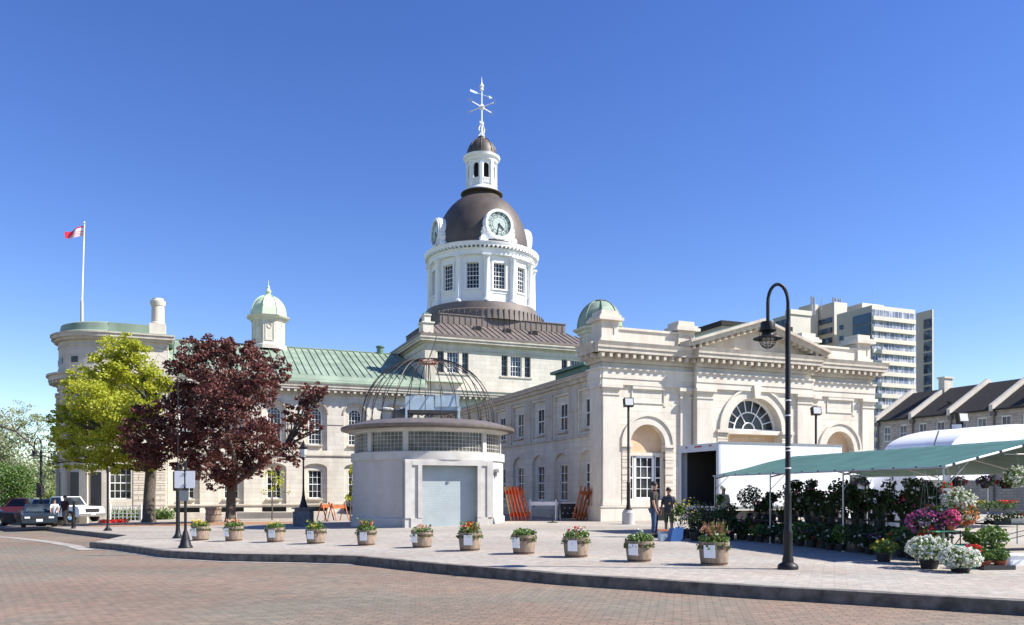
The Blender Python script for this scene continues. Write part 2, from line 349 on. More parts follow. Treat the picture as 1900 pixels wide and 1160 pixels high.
def cornice(mb, P, s0, s1, z, h=.7, proj=.55, step=.45, dent=.16, e0=0., e1=0., friezes=True):
    """bed mould, modillion blocks, corona and cyma; e0/e1 lengthen the projecting members past the ends"""
    k = proj
    Bx = lambda a, b, z0, z1, d0, d1: mb.prism4(P, rect(a, b, z0, z1), d0, d1)
    Bx(s0 - e0 * .2, s1 + e1 * .2, z, z + h * .18, -.05, k * .22)
    Bx(s0 - e0 * .3, s1 + e1 * .3, z + h * .18, z + h * .45, -.05, k * .3)
    n = max(1, int((s1 + e1 * .8 - s0 + e0 * .8) / step)); L = (s1 + e1 * .8 - s0 + e0 * .8) / n
    for i in range(n):
        c = s0 - e0 * .8 + (i + .5) * L; Bx(c - dent / 2, c + dent / 2, z + h * .20, z + h * .43, k * .28, k * .86)
    Bx(s0 - e0 * .95, s1 + e1 * .95, z + h * .45, z + h * .68, -.04, k * .92)
    Bx(s0 - e0 * 1.0, s1 + e1 * 1.0, z + h * .68, z + h * .8, -.04, k)
    q = [(k, h * .8), (k * 1.12, h), (-.04, h * 1.04), (-.04, h * .8)]
    a, b = s0 - e0, s1 + e1
    mb.add([P(a, z + zz, dd) for dd, zz in q] + [P(b, z + zz, dd) for dd, zz in q], [(0, 1, 2, 3), (7, 6, 5, 4), (0, 4, 5, 1), (1, 5, 6, 2), (2, 6, 7, 3), (3, 7, 4, 0)])
def leaves(mb, n, size, rnd, fn, jit=.35):
    """n leaf cards, centre given by fn()"""
    vs = []; fs = []; o = len(mb.v)
    for i in range(n):
        c = fn(); a = Vector((rnd.gauss(0, 1), rnd.gauss(0, 1), rnd.gauss(0, 1))).normalized()
        b = a.cross(Vector((rnd.gauss(0, 1), rnd.gauss(0, 1), rnd.gauss(0, 1)))).normalized()
        s = size * rnd.uniform(1 - jit, 1 + jit); a *= s * .5; b *= s * .38
        k = o + len(vs)
        vs += [tuple(c - a), tuple(c - b + a * .1), tuple(c + a), tuple(c + b + a * .1)]; fs.append((k, k + 1, k + 2, k + 3))
    mb.v += vs; mb.f += fs; mb.sm += [False] * n
def inball(rnd, shell=0.):
    while 1:
        p = Vector((rnd.uniform(-1, 1), rnd.uniform(-1, 1), rnd.uniform(-1, 1)))
        if shell < p.length < 1: return p

# ------------------------------------------------------------------ ground
def flat(name, pts, m, label=None):
    mb = MB()
    for lo, hi in ((-60, 0), (0, 900), (-900, -60)):
        q = []
        n = len(pts)
        for i in range(n):
            a, b = pts[i], pts[(i + 1) % n]
            for bound in (lo, hi):
                pass
        def clip(poly, sgn, x0):
            out = []
            for i in range(len(poly)):
                a, b = poly[i], poly[(i + 1) % len(poly)]
                ia, ib = sgn * (a[0] - x0) >= 0, sgn * (b[0] - x0) >= 0
                if ia: out.append(a)
                if ia != ib:
                    t = (x0 - a[0]) / (b[0] - a[0]); out.append(tuple(a[k] + (b[k] - a[k]) * t for k in range(3)))
            return out
        q = clip(clip(pts, 1, lo), -1, hi)
        if len(q) > 2:
            tri = tessellate_polygon([[Vector((a, b, 0)) for a, b, c in q]])
            mb.add([(a, b, gz(a) + c) for a, b, c in q], tri)
    o = mb.build(name, m); fixn(o)
    return struct(o)
M['gutter'] = mat('worn concrete gutter', (.32, .29, .25), .9, var=.25, scale=3)
M['glassd'] = mat('dark window glass', (.02, .022, .026), .35)
M['grass'] = mat('rough grass', (.07, .11, .03), .95, var=.3, scale=3, bump=.5)
M['pave'] = paving('pale stone pavers', (.40, .376, .328), (.352, .332, .292), (.285, .268, .236), .40, .20, .006, R(22), .5, (1, .93, .90), (1, 1, 1))
M['road'] = paving('clay brick road', (.255, .205, .158), (.205, .178, .142), (.15, .132, .108), .24, .115, .012, R(12), .30, (1.10, .95, .89), (.96, 1, .98))
flat('ground', [(-900, -300, -.26), (900, -300, -.26), (900, 1500, -.26), (-900, 1500, -.26)], 'grass')
flat('road', [(-75, -12, -.2), (60, -12, -.2), (60, 12, -.2), (75, 78, -.2), (-75, 78, -.2)], 'road')
kt = [G(px, py) for px, py in ((1900, 1113), (1380, 1084), (1224, 1074), (1068, 1065), (858, 1048), (671, 1031), (590, 1029), (435, 1027), (324, 1022), (236, 1010.5), (177, 1005.7))]
e = (kt[0] - kt[1]).normalized(); kt.insert(0, kt[0] + e * 22)
k2 = [G(px, py) for px, py in ((236, 993), (136, 983), (95, 978))] + [Vector((-27.8, 52, 0))]
edge = kt + k2
flat('plaza', [(p.x, p.y, 0) for p in edge] + [(-33, 66, 0), (-33, 140, 0), (72, 140, 0), (60, 3, 0), (edge[0].x + 8, edge[0].y, 0)], 'pave')
# lighter concrete strip along the kerb line of the plaza, laid on the paving
def ribbon(name, line, w, up, drop, m, wob=0., seed=1):
    rnd = random.Random(seed); pts = []
    for a, b in zip(line[:-1], line[1:]):
        n = max(1, int((b - a).length / .45)); pts += [a.lerp(b, i / n) for i in range(n)]
    pts.append(line[-1]); mb = MB(); vs = []
    for i, p in enumerate(pts):
        t = (pts[min(i + 1, len(pts) - 1)] - pts[max(i - 1, 0)]).normalized(); nn = Vector((-t.y, t.x, 0))
        if wob: p = p + nn * rnd.uniform(-wob, wob)
        z = gz(p.x); zz = rnd.uniform(-wob, wob) * .35
        q = p - nn * w
        vs += [(p.x + nn.x * .025, p.y + nn.y * .025, z - drop), (p.x, p.y, z + up + zz), (q.x, q.y, z + up), (q.x, q.y, z - drop)]
    fs = []
    for i in range(len(pts) - 1):
        for k in range(3): fs.append((i * 4 + k, i * 4 + k + 1, i * 4 + 4 + k + 1, i * 4 + 4 + k))
    mb.add(vs, fs); return fixn(mb.build(name, m))
struct(ribbon('kerb', kt, -.22, .004, .27, 'kerb', .02, 2))
struct(ribbon('kerb', k2, -.2, .004, .25, 'kerb', .015, 3))
struct(ribbon('gutter', [p + Vector((.0, -.20, 0)) for p in kt[6:]], -.30, -.194, .25, 'gutter', .0, 3))
struct(ribbon('gutter', [G(177, 1010), G(150, 1003), G(100, 996), G(35, 990), G(-30, 987)], -.5, -.194, .25, 'gutter', .0, 5))
# mulch bed round the purple tree
mb = MB(); c = G(430, 972); n = 40; rnd = random.Random(4); vs = [(c.x, c.y, gz(c.x) + .10)]
for i in range(n):
    a = 2 * PI * i / n; x = c.x + 4.8 * math.cos(a) * rnd.uniform(.93, 1.05); y = c.y + 2.2 * math.sin(a) * rnd.uniform(.93, 1.05); vs.append((x, y, gz(x) + .006))
mb.add(vs, [(0, 1 + i, 1 + (i + 1) % n) for i in range(n)], True); struct(mb.build('mulch_bed', 'mulch'))
mb = MB(); c = G(270, 974); vs = [(c.x, c.y, gz(c.x) + .10)]
for i in range(n):
    a = 2 * PI * i / n; x = c.x + 3.6 * math.cos(a) * rnd.uniform(.93, 1.05); y = c.y + 2.0 * math.sin(a) * rnd.uniform(.93, 1.05); vs.append((x, y, gz(x) + .009))
mb.add(vs, [(0, 1 + i, 1 + (i + 1) % n) for i in range(n)], True); struct(mb.build('mulch_bed', 'mulch'))

# ------------------------------------------------------------------ city hall
CH = thing('city_hall', 'pale limestone city hall with brown domed clock tower, green copper roof and arcaded wings', 'building', P0, BROT)
def strips(mb, P, s0, s1, z0, z1, cs_, holes_):
    """wall with openings, tessellated one bay at a time"""
    e_ = [s0] + [(a + b) / 2 for a, b in zip(cs_[:-1], cs_[1:])] + [s1]
    for a, b in zip(e_[:-1], e_[1:]):
        inb = sorted([h for h in holes_ if a < sum(p[0] for p in h) / len(h) < b], key=lambda h: (sum(p[0] for p in h) / len(h), h[0][1]))
        cols = []
        for h in inb:
            x0, x1 = min(p[0] for p in h), max(p[0] for p in h)
            if cols and x0 < cols[-1][1]: cols[-1][2].append(h); cols[-1][1] = max(x1, cols[-1][1])
            else: cols.append([x0, x1, [h]])
        m = [a] + [(p[1] + q[0]) / 2 for p, q in zip(cols[:-1], cols[1:])] + [b]
        for (l, r), (_, _, hh) in zip(zip(m[:-1], m[1:]), cols or [[0, 0, []]]):
            hh = sorted(hh, key=lambda h: h[0][1]); zs = [z0] + [(max(p[1] for p in u) + min(p[1] for p in w)) / 2 for u, w in zip(hh[:-1], hh[1:])] + [z1]
            for (za, zb_), h in zip(zip(zs[:-1], zs[1:]), hh): mb.tess(P, rect(l, r, za, zb_), [h])

FR = front(0)
# --- pavilion front
wall = MB(); rst = MB(); trm = MB(); pls = MB()
zc = 8.45
def bay(c, P, s0, s1, d0=0.):
    """side bay: arched niche with a tan tympanum, wide sash window, rusticated piers"""
    Q = lambda s, z, d=0.: P(s, z, d + d0)
    hole = archp(c, 2.14, .0, 4.03, n=20)
    hole = [(c - 1.07, .8), (c + 1.07, .8)] + hole[2:]
    wall.tess(Q, rect(s0, s1, 0, zc), [hole]); wall.rev(Q, hole, 0, -.5)
    pl_ = MB(); pl_.tess(Q, archp(c, 2.14, 3.62, 4.03, n=20), d=-.42); pl_.build('tympanum', 'plaster', CH)
    trm.prism4(Q, rect(c - 1.07, c + 1.07, 3.45, 3.62), -.5, -.3)
    trm.arc(Q, (c, 4.03), 1.5, 1.62, -.02, .10, n=24); trm.arc(Q, (c, 4.03), 1.07, 1.5, -.02, .03, n=24)
    for sg in (-1, 1):
        a = c + sg * 1.32; trm.prism4(Q, rect(a - .32, a + .32, 3.88, 4.03), -.3, .14)
        trm.prism4(Q, rect(a - .28, a + .28, 3.72, 3.84), -.3, .06)
        rs_ = MB()
        for k in range(9): rs_.prism4(Q, rect(a - .25, a + .25, .84 + k * .32, .84 + k * .32 + .295), -.2, .035)
        rs_.build('pier', 'rust', CH)
    trm.prism4(Q, rect(c - 1.07, c + 1.07, .8, 1.08), -.5, -.02)
    # plain recess panel above, with a moulded frame
    trm.bar(Q, (c - .98, 6.22), (c + .98, 6.22), .05, 0, .05); trm.bar(Q, (c - .98, 7.02), (c + .98, 7.02), .16, 0, .12)
    trm.bar(Q, (c - 1.3, 7.02), (c - .98, 7.02), .10, 0, .06)
    for sg in (-1, 1): trm.bar(Q, (c + sg * .98, 6.2), (c + sg * .98, 7.0), .05, 0, .05)
    trm.bar(Q, (c + .98, 6.1), (c + 1.12, 6.1), .05, 0, .04)
    window(CH, Q, 'f%g' % c, 'w', c + .0, 1.22, 1.1, 3.45, 3, 4, .42, rim=.12, bw=.035)
    window(CH, Q, 'f%g' % c, 'w', c - .86, .40, 1.1, 3.45, 1, 4, .42, rim=.05, bw=.035)
    window(CH, Q, 'f%g' % c, 'w', c + .86, .40, 1.1, 3.45, 1, 4, .42, rim=.05, bw=.035)
def pil(P, s0, s1, d=.12, z0=.8, z1=6.95):
    trm.prism4(P, rect(s0, s1, z0, z1), -.02, d)
    trm.prism4(P, rect(s0 - .05, s1 + .05, 6.55, 6.63), -.02, d + .05)
    trm.prism4(P, rect(s0 - .07, s1 + .07, 6.8, 6.92), -.02, d + .09)
    trm.prism4(P, rect(s0 - .14, s1 + .14, 6.92, 7.10), -.02, d + .17)
    trm.prism4(P, rect(s0 - .06, s1 + .06, z0, z0 + .22), -.02, d + .07)
bay(2.75, FR, 0, 5.5); bay(15.95, FR, 13.4, 18.5)
PC = lambda s, z, d=0.: FR(s, z, d + .38)
c0 = 9.45
hole = [(c0 - 1.85, .8), (c0 + 1.85, .8)] + archp(c0, 3.7, 0, 4.93, n=28)[2:]
wall.tess(PC, rect(5.5, 13.4, 0, zc), [hole]); wall.rev(PC, hole, 0, -.75)
pls.tess(PC, rect(c0 - 1.85, c0 + 1.85, .8, 4.75), d=-.65)
trm.prism4(PC, rect(c0 - 1.85, c0 + 1.85, 4.72, 4.95), -.75, -.02)
trm.arc(PC, (c0, 4.93), 1.85, 2.32, -.02, .03, n=32); trm.arc(PC, (c0, 4.93), 2.32, 2.44, -.02, .11, n=32)
for sg in (-1, 1):
    a = c0 + sg * 2.2; trm.prism4(PC, rect(a - .42, a + .42, 4.76, 4.92), -.3, .16); trm.prism4(PC, rect(a - .36, a + .36, 4.6, 4.7), -.3, .07)
    rs_ = MB()
    for k in range(11): rs_.prism4(PC, rect(a - .34, a + .34, .84 + k * .34, .84 + k * .34 + .31), -.2, .035)
    rs_.build('pier', 'rust', CH)
trm.prism4(PC, [(c0 - .17, 6.7), (c0 + .17, 6.7), (c0 + .25, 7.42), (c0 - .25, 7.42)], -.1, .24)
for a, b in ((c0 - 1.1, c0 - .1), (c0 + .1, c0 + 1.1)):                                           # panelled infill under the lunette
    for q in (((a, 4.1), (b, 4.1)), ((a, 4.55), (b, 4.55)), ((a, 4.1), (a, 4.55)), ((b, 4.1), (b, 4.55))): trm.bar(PC, q[0], q[1], .05, -.66, -.62)
wall.tess(FR, rect(5.3, 13.6, 0, .1), d=-.1)
wall.rev(FR, rect(5.5, 13.4, 0, zc), -.0, .38)
# lunette with fan bars
lun = MB(); PL = lambda s, z, d=0.: PC(s + c0, z + 4.95, d - .6)
lun.arc(PL, (0, 0), 1.70, 1.85, 0, .08, n=24); lun.bar(PL, (-1.8, .05), (1.8, .05), .09, 0, .09)
for r_ in (.42, 1.0): lun.arc(PL, (0, .05), r_ - .035, r_ + .035, .002, .05, n=16)
for k in range(1, 9):
    a = PI * k / 9; r0 = .42 if k in (3, 6) else (1.0 if k % 3 else .42)
    lun.bar(PL, (r0 * math.cos(a), .05 + r0 * math.sin(a)), (1.75 * math.cos(a), 1.75 * math.sin(a)), .05, 0, .045)
lw = lun.build('window', 'white', CH, label='half-round fanlight window with radiating bars')
mb = MB(); mb.tess(PL, [(1.8 * math.cos(PI * i / 24), 1.8 * math.sin(PI * i / 24)) for i in range(25)], d=-.02); mb.build('pane', 'glass', lw)
pil(FR, .0, .95); pil(FR, 4.72, 5.42); pil(FR, 13.48, 14.18); pil(FR, 17.6, 18.5)
pil(PC, 5.52, 6.55); pil(PC, 12.35, 13.38)
for P, a, b in ((FR, -.05, 5.5), (PC, 5.45, 13.45), (FR, 13.4, 18.55)):                            # plinth, architrave, frieze line
    for z0, z1, d in ((.0, .72, .14), (.72, .8, .18)):
        trm.prism4(P, rect(a - .1, b + .1, z0, z1), -.02, d)
    trm.prism4(P, rect(a, b, 7.10, 7.42), -.02, .14); trm.prism4(P, rect(a, b, 7.42, 7.88), -.02, .18); trm.prism4(P, rect(a - .04, b + .04, 7.88, 7.98), -.02, .26)
# left return of the pavilion
SD = lambda s, z, d=0.: (0 - d, s, z)
wall.tess(SD, rect(0, 1.35, 0, zc)); wall.box(18.48, 18.5, 0, 9, 0, zc)
trm.prism4(SD, rect(-.12, 1.35, 0, .72), -.02, .14); trm.prism4(SD, rect(-.16, 1.38, .72, .8), -.02, .18)
trm.prism4(SD, rect(.0, .85, .8, 6.95), -.02, .1); trm.prism4(SD, rect(-.12, .95, 6.92, 7.10), -.02, .2)
trm.prism4(SD, rect(-.1, 1.35, 7.1, 7.42), -.02, .14); trm.prism4(SD, rect(-.14, 1.35, 7.42, 7.88), -.02, .18); trm.prism4(SD, rect(-.2, 1.38, 7.88, 7.98), -.02, .26)
wall.box(.8, 18.3, 1.0, 2.0, 0, 8.9); wall.box(3.4, 18.3, 2.0, 8.6, 0, 8.9)  # unseen core boxes behind the bays, added to block light
fixn(wall.build('wall', 'stone', CH, label='front wall of the projecting pavilion with arched bays'))
fixn(trm.build('trim', 'trim', CH)); pls.build('infill_panel', 'plaster', CH)
bd = MB(); bd.prism4(FR, rect(3.15, 3.75, 0, .78), -.02, .17); bd.build('basement_door', 'dark', CH)
cor = MB()
cornice(cor, FR, 0, 5.5, zc - .2, .95, .72, .45, .17, e0=.62); cornice(cor, PC, 5.5, 13.4, zc - .2, .95, .72, .45, .17, e0=.3, e1=.3)
cornice(cor, FR, 13.4, 18.4, zc - .2, .95, .72, .45, .17, e1=.62); cornice(cor, SD, 0, 1.5, zc - .2, .95, .72, .45, .17, e0=.3)
# pediment
ap = 11.05; zb = 9.2
for sg in (-1, 1):
    x0, x1 = c0 + sg * 4.75, c0
    q = [(x0, zb + .0), (x1, ap - .38), (x1, ap), (x0 - sg * -.0, zb + .40)]
    cor.prism4(PC, [(x0, zb), (x1, ap - .40), (x1, ap - .16), (x0, zb + .22)], -.3, .60)
    cor.prism4(PC, [(x0, zb + .22), (x1, ap - .16), (x1, ap), (x0, zb + .36)], -.3, .78)
    nn = 11
    for i in range(nn):
        t = (i + .9) / (nn + .6); x = x0 + (x1 - x0) * t; z = zb + (ap - .4 - zb) * t
        cor.prism4(PC, rect(x - .085, x + .085, z - .17, z + .02), -.1, .5)
cor.tess(PC, [(c0 - 4.3, zb), (c0 + 4.3, zb), (c0, ap - .3)], d=.02)
cor.prism(lambda s, z, d=0.: FR(s, z, d), [(c0 - 4.6, zb), (c0 + 4.6, zb), (c0, ap - .25)], .0, -7)
fixn(cor.build('cornice', 'cornice', CH))
rf = MB(); rf.prism(FR, [(c0 - 4.75, zb + .36), (c0, ap), (c0, ap + .06), (c0 - 4.85, zb + .40)], -.2, -8); rf.prism(FR, [(c0 + 4.75, zb + .36), (c0, ap), (c0, ap + .06), (c0 + 4.85, zb + .40)], -.2, -8)
rf.box(.0, 18.6, .8, 2.1, 8.95, 9.12); rf.box(3.4, 18.6, 2.1, 12, 8.95, 9.12); rf.build('roof', 'copperd', CH, label='dark green gable roof behind the pediment')
# parapet and its blocks
pr = MB()
def pblock(a, b, z1, v0=.05):
    pr.box(a, b, v0, v0 + 1.1, 9.15, z1 - .32); pr.box(a - .1, b + .1, v0 - .1, v0 + 1.2, 9.15, 9.5); pr.box(a - .22, b + .22, v0 - .22, v0 + 1.32, z1 - .32, z1 - .16)
    pr.box(a - .12, b + .12, v0 - .12, v0 + 1.22, z1 - .16, z1 - .02); pr.box(a + .02, b - .02, v0 + .02, v0 + 1.08, z1 - .02, z1 + .22)
    pr.bar(front(v0), (a + .25, z1 - .62), (b - .25, z1 - .62), .05, 0, .04); pr.bar(front(v0), (b - .25, z1 - 1.0), (b - .25, z1 - .62), .05, 0, .04)
pblock(.0, 1.0, 10.75); pblock(4.7, 5.75, 10.55); pblock(13.15, 14.2, 10.55); pblock(17.4, 18.4, 10.75)
for a, b in ((1.0, 4.7), (14.2, 17.4)):
    pr.box(a, b, .15, .5, 9.2, 10.02); pr.box(a, b, .07, .58, 10.02, 10.14)
pr.box(.1, .45, 1.15, 2.0, 9.1, 9.9)
pr.build('parapet', 'trim', CH)

# --- long side wing, in shade
wall = MB(); trm = MB(); SW = side(.15)
cs = [1.95 + 3.2 * i for i in range(9)]
holes = []
for c in cs:
    for h in (archp(c, 1.9, .0 + .55, 3.15, .62, 12), rect(c - .95, c + .95, 4.78, 7.05)):
        holes.append(h)
strips(wall, SW, 1.2, 31.2, -1, 7.5, cs, holes)
for h in holes: wall.rev(SW, h, 0, -.16)
for c in cs:
    lo = rect(c - .5, c + .5, 1.0, 3.12); up = rect(c - .48, c + .48, 5.04, 6.62)
    wall.tess(SW, archp(c, 1.9, .55, 3.15, .62, 12), [lo], d=-.16); wall.rev(SW, lo, -.16, -.34)
    wall.tess(SW, rect(c - .95, c + .95, 4.78, 7.05), [up], d=-.16); wall.rev(SW, up, -.16, -.32)
    window(CH, SW, 's', 'w', c, 1.0, 1.0, 3.12, 2, 4, .26, pane='glass', bw=.03)
    window(CH, SW, 's', 'w', c, .96, 5.04, 6.62, 2, 2, .24, pane='glass', bw=.03)
    trm.prism4(SW, rect(c - .6, c + .6, .86, .99), -.3, .06); trm.prism4(SW, rect(c - .58, c + .58, 4.9, 5.03), -.3, .05)
trm.prism4(SW, rect(1.3, 31, 4.5, 4.62), -.02, .1); trm.prism4(SW, rect(1.3, 31, 0, .5), -.02, .12)
for a, b, d in ((7.2, 7.35, .08), (7.5, 7.7, .2), (7.7, 7.84, .36), (7.84, 7.93, .42)): trm.prism4(SW, rect(1.2, 31.1, a, b), -.1, d)
for c in cs: trm.prism4(SW, rect(c + 1.1, c + 2.1, 4.62, 7.2), -.02, .07); trm.prism4(SW, rect(c + 1.04, c + 2.16, 6.0, 6.1), -.02, .11)
fixn(wall.build('wall', 'stone', CH, label='long two-storey side wall in shade')); fixn(trm.build('trim', 'cornice', CH))
rf = MB(); rf.poly([(-.3, 1.3, 7.94), (-.3, 31, 7.94), (4.5, 31, 9.05), (4.5, 1.3, 9.05)]); rf.poly([(4.5, 1.3, 9.05), (4.5, 31, 9.05), (14.5, 31, 9.05), (14.5, 1.3, 9.05)])
rf.poly([(14.5, 1.3, 9.05), (14.5, 31, 9.05), (18.5, 31, 7.9), (18.5, 1.3, 7.9)]); rf.box(18.6, 18.8, 8, 31, -1, 7.9); rf.build('roof', 'copperd', CH, label='low dark roof of the side wing')

# --- main front
V = 31.; MFp = front(V); wall = MB(); trm = MB()
mc = [-16.55 + 3.3 * i for i in range(8)]; mc = [-19.85] + mc
holes = []
for c in mc:
    holes += [archp(c, 1.9, .55, 3.45, .42, 12), archp(c, 1.9, 4.95, 8.0, n=16), rect(c - .95, c + .95, -.1, .28)]
strips(wall, MFp, -21.6, 12, -2, 9.6, mc, holes)
for h in holes: wall.rev(MFp, h, 0, -.22)
bas = MB()
for c in mc:
    lo = rect(c - .55, c + .55, .98, 3.3); up = archp(c, 1.08, 5.45, 7.95, n=12)
    wall.tess(MFp, archp(c, 1.9, .55, 3.45, .42, 12), [lo], d=-.22); wall.rev(MFp, lo, -.22, -.5)
    wall.tess(MFp, archp(c, 1.9, 4.95, 8.0, n=16), [up], d=-.22); wall.rev(MFp, up, -.22, -.5)
    window(CH, MFp, 'f', 'w', c, 1.1, .98, 3.3, 3, 4, .42, bw=.035)
    window(CH, MFp, 'f', 'w', c, 1.08, 5.45, 8.49, 4, 6, .42, spring=7.95, bw=.032)
    trm.prism4(MFp, rect(c - .62, c + .62, .84, .97), -.3, .04); trm.prism4(MFp, rect(c - .6, c + .6, 5.3, 5.44), -.3, .04)
    trm.arc(MFp, (c, 8.0), .95, 1.06, -.02, .07, n=16)
    trm.prism4(MFp, rect(c + 1.0, c + 2.3, 7.1, 7.16), -.02, .05)
    bas.tess(MFp, rect(c - .95, c + .95, -.1, .28), d=-.2)
    for k in range(3): bas.bar(MFp, (c - .95, .0 + k * .09), (c + .95, .0 + k * .09), .025, -.05, -.02)
for a, b, d in ((4.5, 4.62, .1), (-2, -.12, .2), (.42, .52, .1)): trm.prism4(MFp, rect(-21.6, 10, a, b), -.02, d)
fixn(wall.build('wall', 'stone', CH, label='sunlit main front wall with arched windows')); bas.build('basement_grille', 'dark', CH)
cornice(trm, MFp, -21.6, 8.5, 9.55, .88, .75, .53, .2)
fixn(trm.build('cornice', 'cornice', CH))
rf = MB(); P = side(0)
rf.prism4(lambda s, z, d=0.: (-d, s, z), [(30.55, 10.42), (30.5, 10.6), (31.0, 11.25), (31.3, 10.4)], 21.6, .5)
rf.prism4(lambda s, z, d=0.: (-d, s, z), [(30.95, 11.2), (39.5, 14.82), (48, 11.2), (48, 10)], 21.6, -3)
sl_ = math.atan2(3.62, 8.55)
for i in range(36):
    u = -21.4 + .6 * i
    rf.bx((u, 35.22, 13.05), (.05, 9.25, .07), rx=sl_)
rf.bx((-10, 39.5, 14.86), (23, .25, .08)); rf.box(-21.6, -.4, 30.62, 30.66, 10.75, 10.80)
rf.build('roof', 'copper', CH, label='pale green standing-seam copper roof')
mb = MB(); mb.lathe([(.33, 14.6), (.33, 15.35), (.42, 15.38), (.42, 15.5), (.3, 15.55), (.0, 15.58)], 14, (-2.6, 39.5)); mb.build('roof_vent', 'copperd', CH)

# --- raised central block
wall = MB(); trm = MB(); BF = front(31.35); bw0, bw1 = -.5, 17.
cen = [2.12, 8.2, 14.28]; holes = []
for c in cen: holes += [rect(c - .55, c + .55, 12.1, 14.0), rect(c - 1.45, c - .85, 12.1, 14.0), rect(c + .85, c + 1.45, 12.1, 14.0)]
strips(wall, BF, bw0, bw1, 10.2, 14.9, cen, holes)
for h in holes: wall.rev(BF, h, 0, -.35)
blind = MB()
for c in cen:
    window(CH, BF, 'f', 'w', c, 1.1, 12.1, 14.0, 4, 4, .25, pane='glassb', bw=.03)
    for sg in (-1, 1): window(CH, BF, 'f', 'w', c + sg * 1.15, .6, 12.1, 14.0, 2, 4, .25, frame='grey', bw=.03)
    trm.prism4(BF, rect(c - 1.6, c + 1.6, 11.95, 12.08), -.2, .08)
LS = side(bw0); wall.tess(LS, rect(31.35, 49, 10.2, 14.9)); wall.box(16.98, 17, 31.35, 49, 10.2, 14.9)
trm.prism4(BF, rect(bw0, bw1, 14.12, 14.2), -.02, .05); trm.prism4(LS, rect(31.3, 49, 14.12, 14.2), -.02, .05)
for a, b, d in ((14.62, 14.78, .16), (14.78, 15.0, .5), (15.0, 15.14, .58), (15.14, 15.36, .5)):
    trm.prism4(BF, rect(bw0 - d, bw1 + d, a, b), -.02, d); trm.prism4(LS, rect(31.36, 49, a, b), -.02, d)
trm.prism4(BF, rect(bw0, bw0 + 1.0, 10.3, 14.6), -.02, .06)
fixn(wall.build('wall', 'stone', CH, label='attic wall of the raised central block')); fixn(trm.build('cornice', 'cornice', CH))
ch = MB(); ch.box(-.75, .2, 31.0, 32.3, 15.3, 16.3); ch.box(-.85, .3, 30.9, 32.4, 16.3, 16.42); ch.box(-.55, .0, 31.2, 32.1, 16.42, 17.0); ch.box(-.62, .07, 31.12, 32.18, 17.0, 17.1)
co = ch.build('chimney', 'trim', CH); mb = MB(); mb.lathe([(.36, 17.1), (.38, 17.2), (.2, 17.3), (0, 17.34)], 12, (-.27, 31.65)); mb.build('cap', 'copperd', co)
rf = MB(); e0, e1, f0, f1 = -1.05, 17.55, 30.8, 50.; p0, p1, q0, q1 = 1.9, 14.8, 34.6, 46.8; ze, zp = 15.38, 17.15
for a, b, c, d in (((e0, f0), (e1, f0), (p1, q0), (p0, q0)), ((e1, f0), (e1, f1), (p1, q1), (p1, q0)), ((e1, f1), (e0, f1), (p0, q1), (p1, q1)), ((e0, f1), (e0, f0), (p0, q0), (p0, q1))):
    rf.poly([(a[0], a[1], ze), (b[0], b[1], ze), (c[0], c[1], zp), (d[0], d[1], zp)])
rf.box(e0, e1, f0, f0 + .08, ze - .18, ze + .03); rf.box(e0, e0 + .08, f0, f1, ze - .18, ze + .03)
al = math.atan2(zp - ze, q0 - f0); LL = math.hypot(zp - ze, q0 - f0)
for i in range(31):
    u = e0 + .3 + .6 * i; t0 = 0; k = 1.
    if u < p0: k = (u - e0) / (p0 - e0)
    if u > p1: k = (e1 - u) / (e1 - p1)
    rf.bx((u, f0 + (q0 - f0) * k / 2, ze + (zp - ze) * k / 2 + .03), (.055, LL * k, .08), rx=al)
rf.build('roof', 'browns', CH, label='brown seamed hip roof below the clock tower')
pf = MB(); pf.box(p0, p1, q0, q1, 17.0, 18.05)
for i in range(23): pf.bx((p0 + .28 + i * .56, q0 - .02, 17.55), (.05, .06, .95))
for i in range(22): pf.bx((p0 - .02, q0 + .3 + i * .56, 17.55), (.06, .05, .95))
pf.box(p0 - .08, p1 + .08, q0 - .08, q1 + .08, 18.02, 18.1); pf.build('tower_platform', 'browns', CH)
for u in (5.1, 8.1, 10.8):
    mb = MB(); Pd = lambda s, z, d=0.: (u + s * .8, 33.0 - d, 16.45 + z * .8)
    mb.prism(Pd, [(-.45, -.2), (.45, -.2), (.45, .35), (.3, .55), (-.3, .55), (-.45, .35)], 0, -1.3); vt = mb.build('roof_vent', 'browns', CH)
    mb = MB(); mb.tess(Pd, [(-.38, -.1), (.38, -.1), (.38, .32), (.26, .48), (-.26, .48), (-.38, .32)], d=.01); mb.build('opening', 'dark', vt)

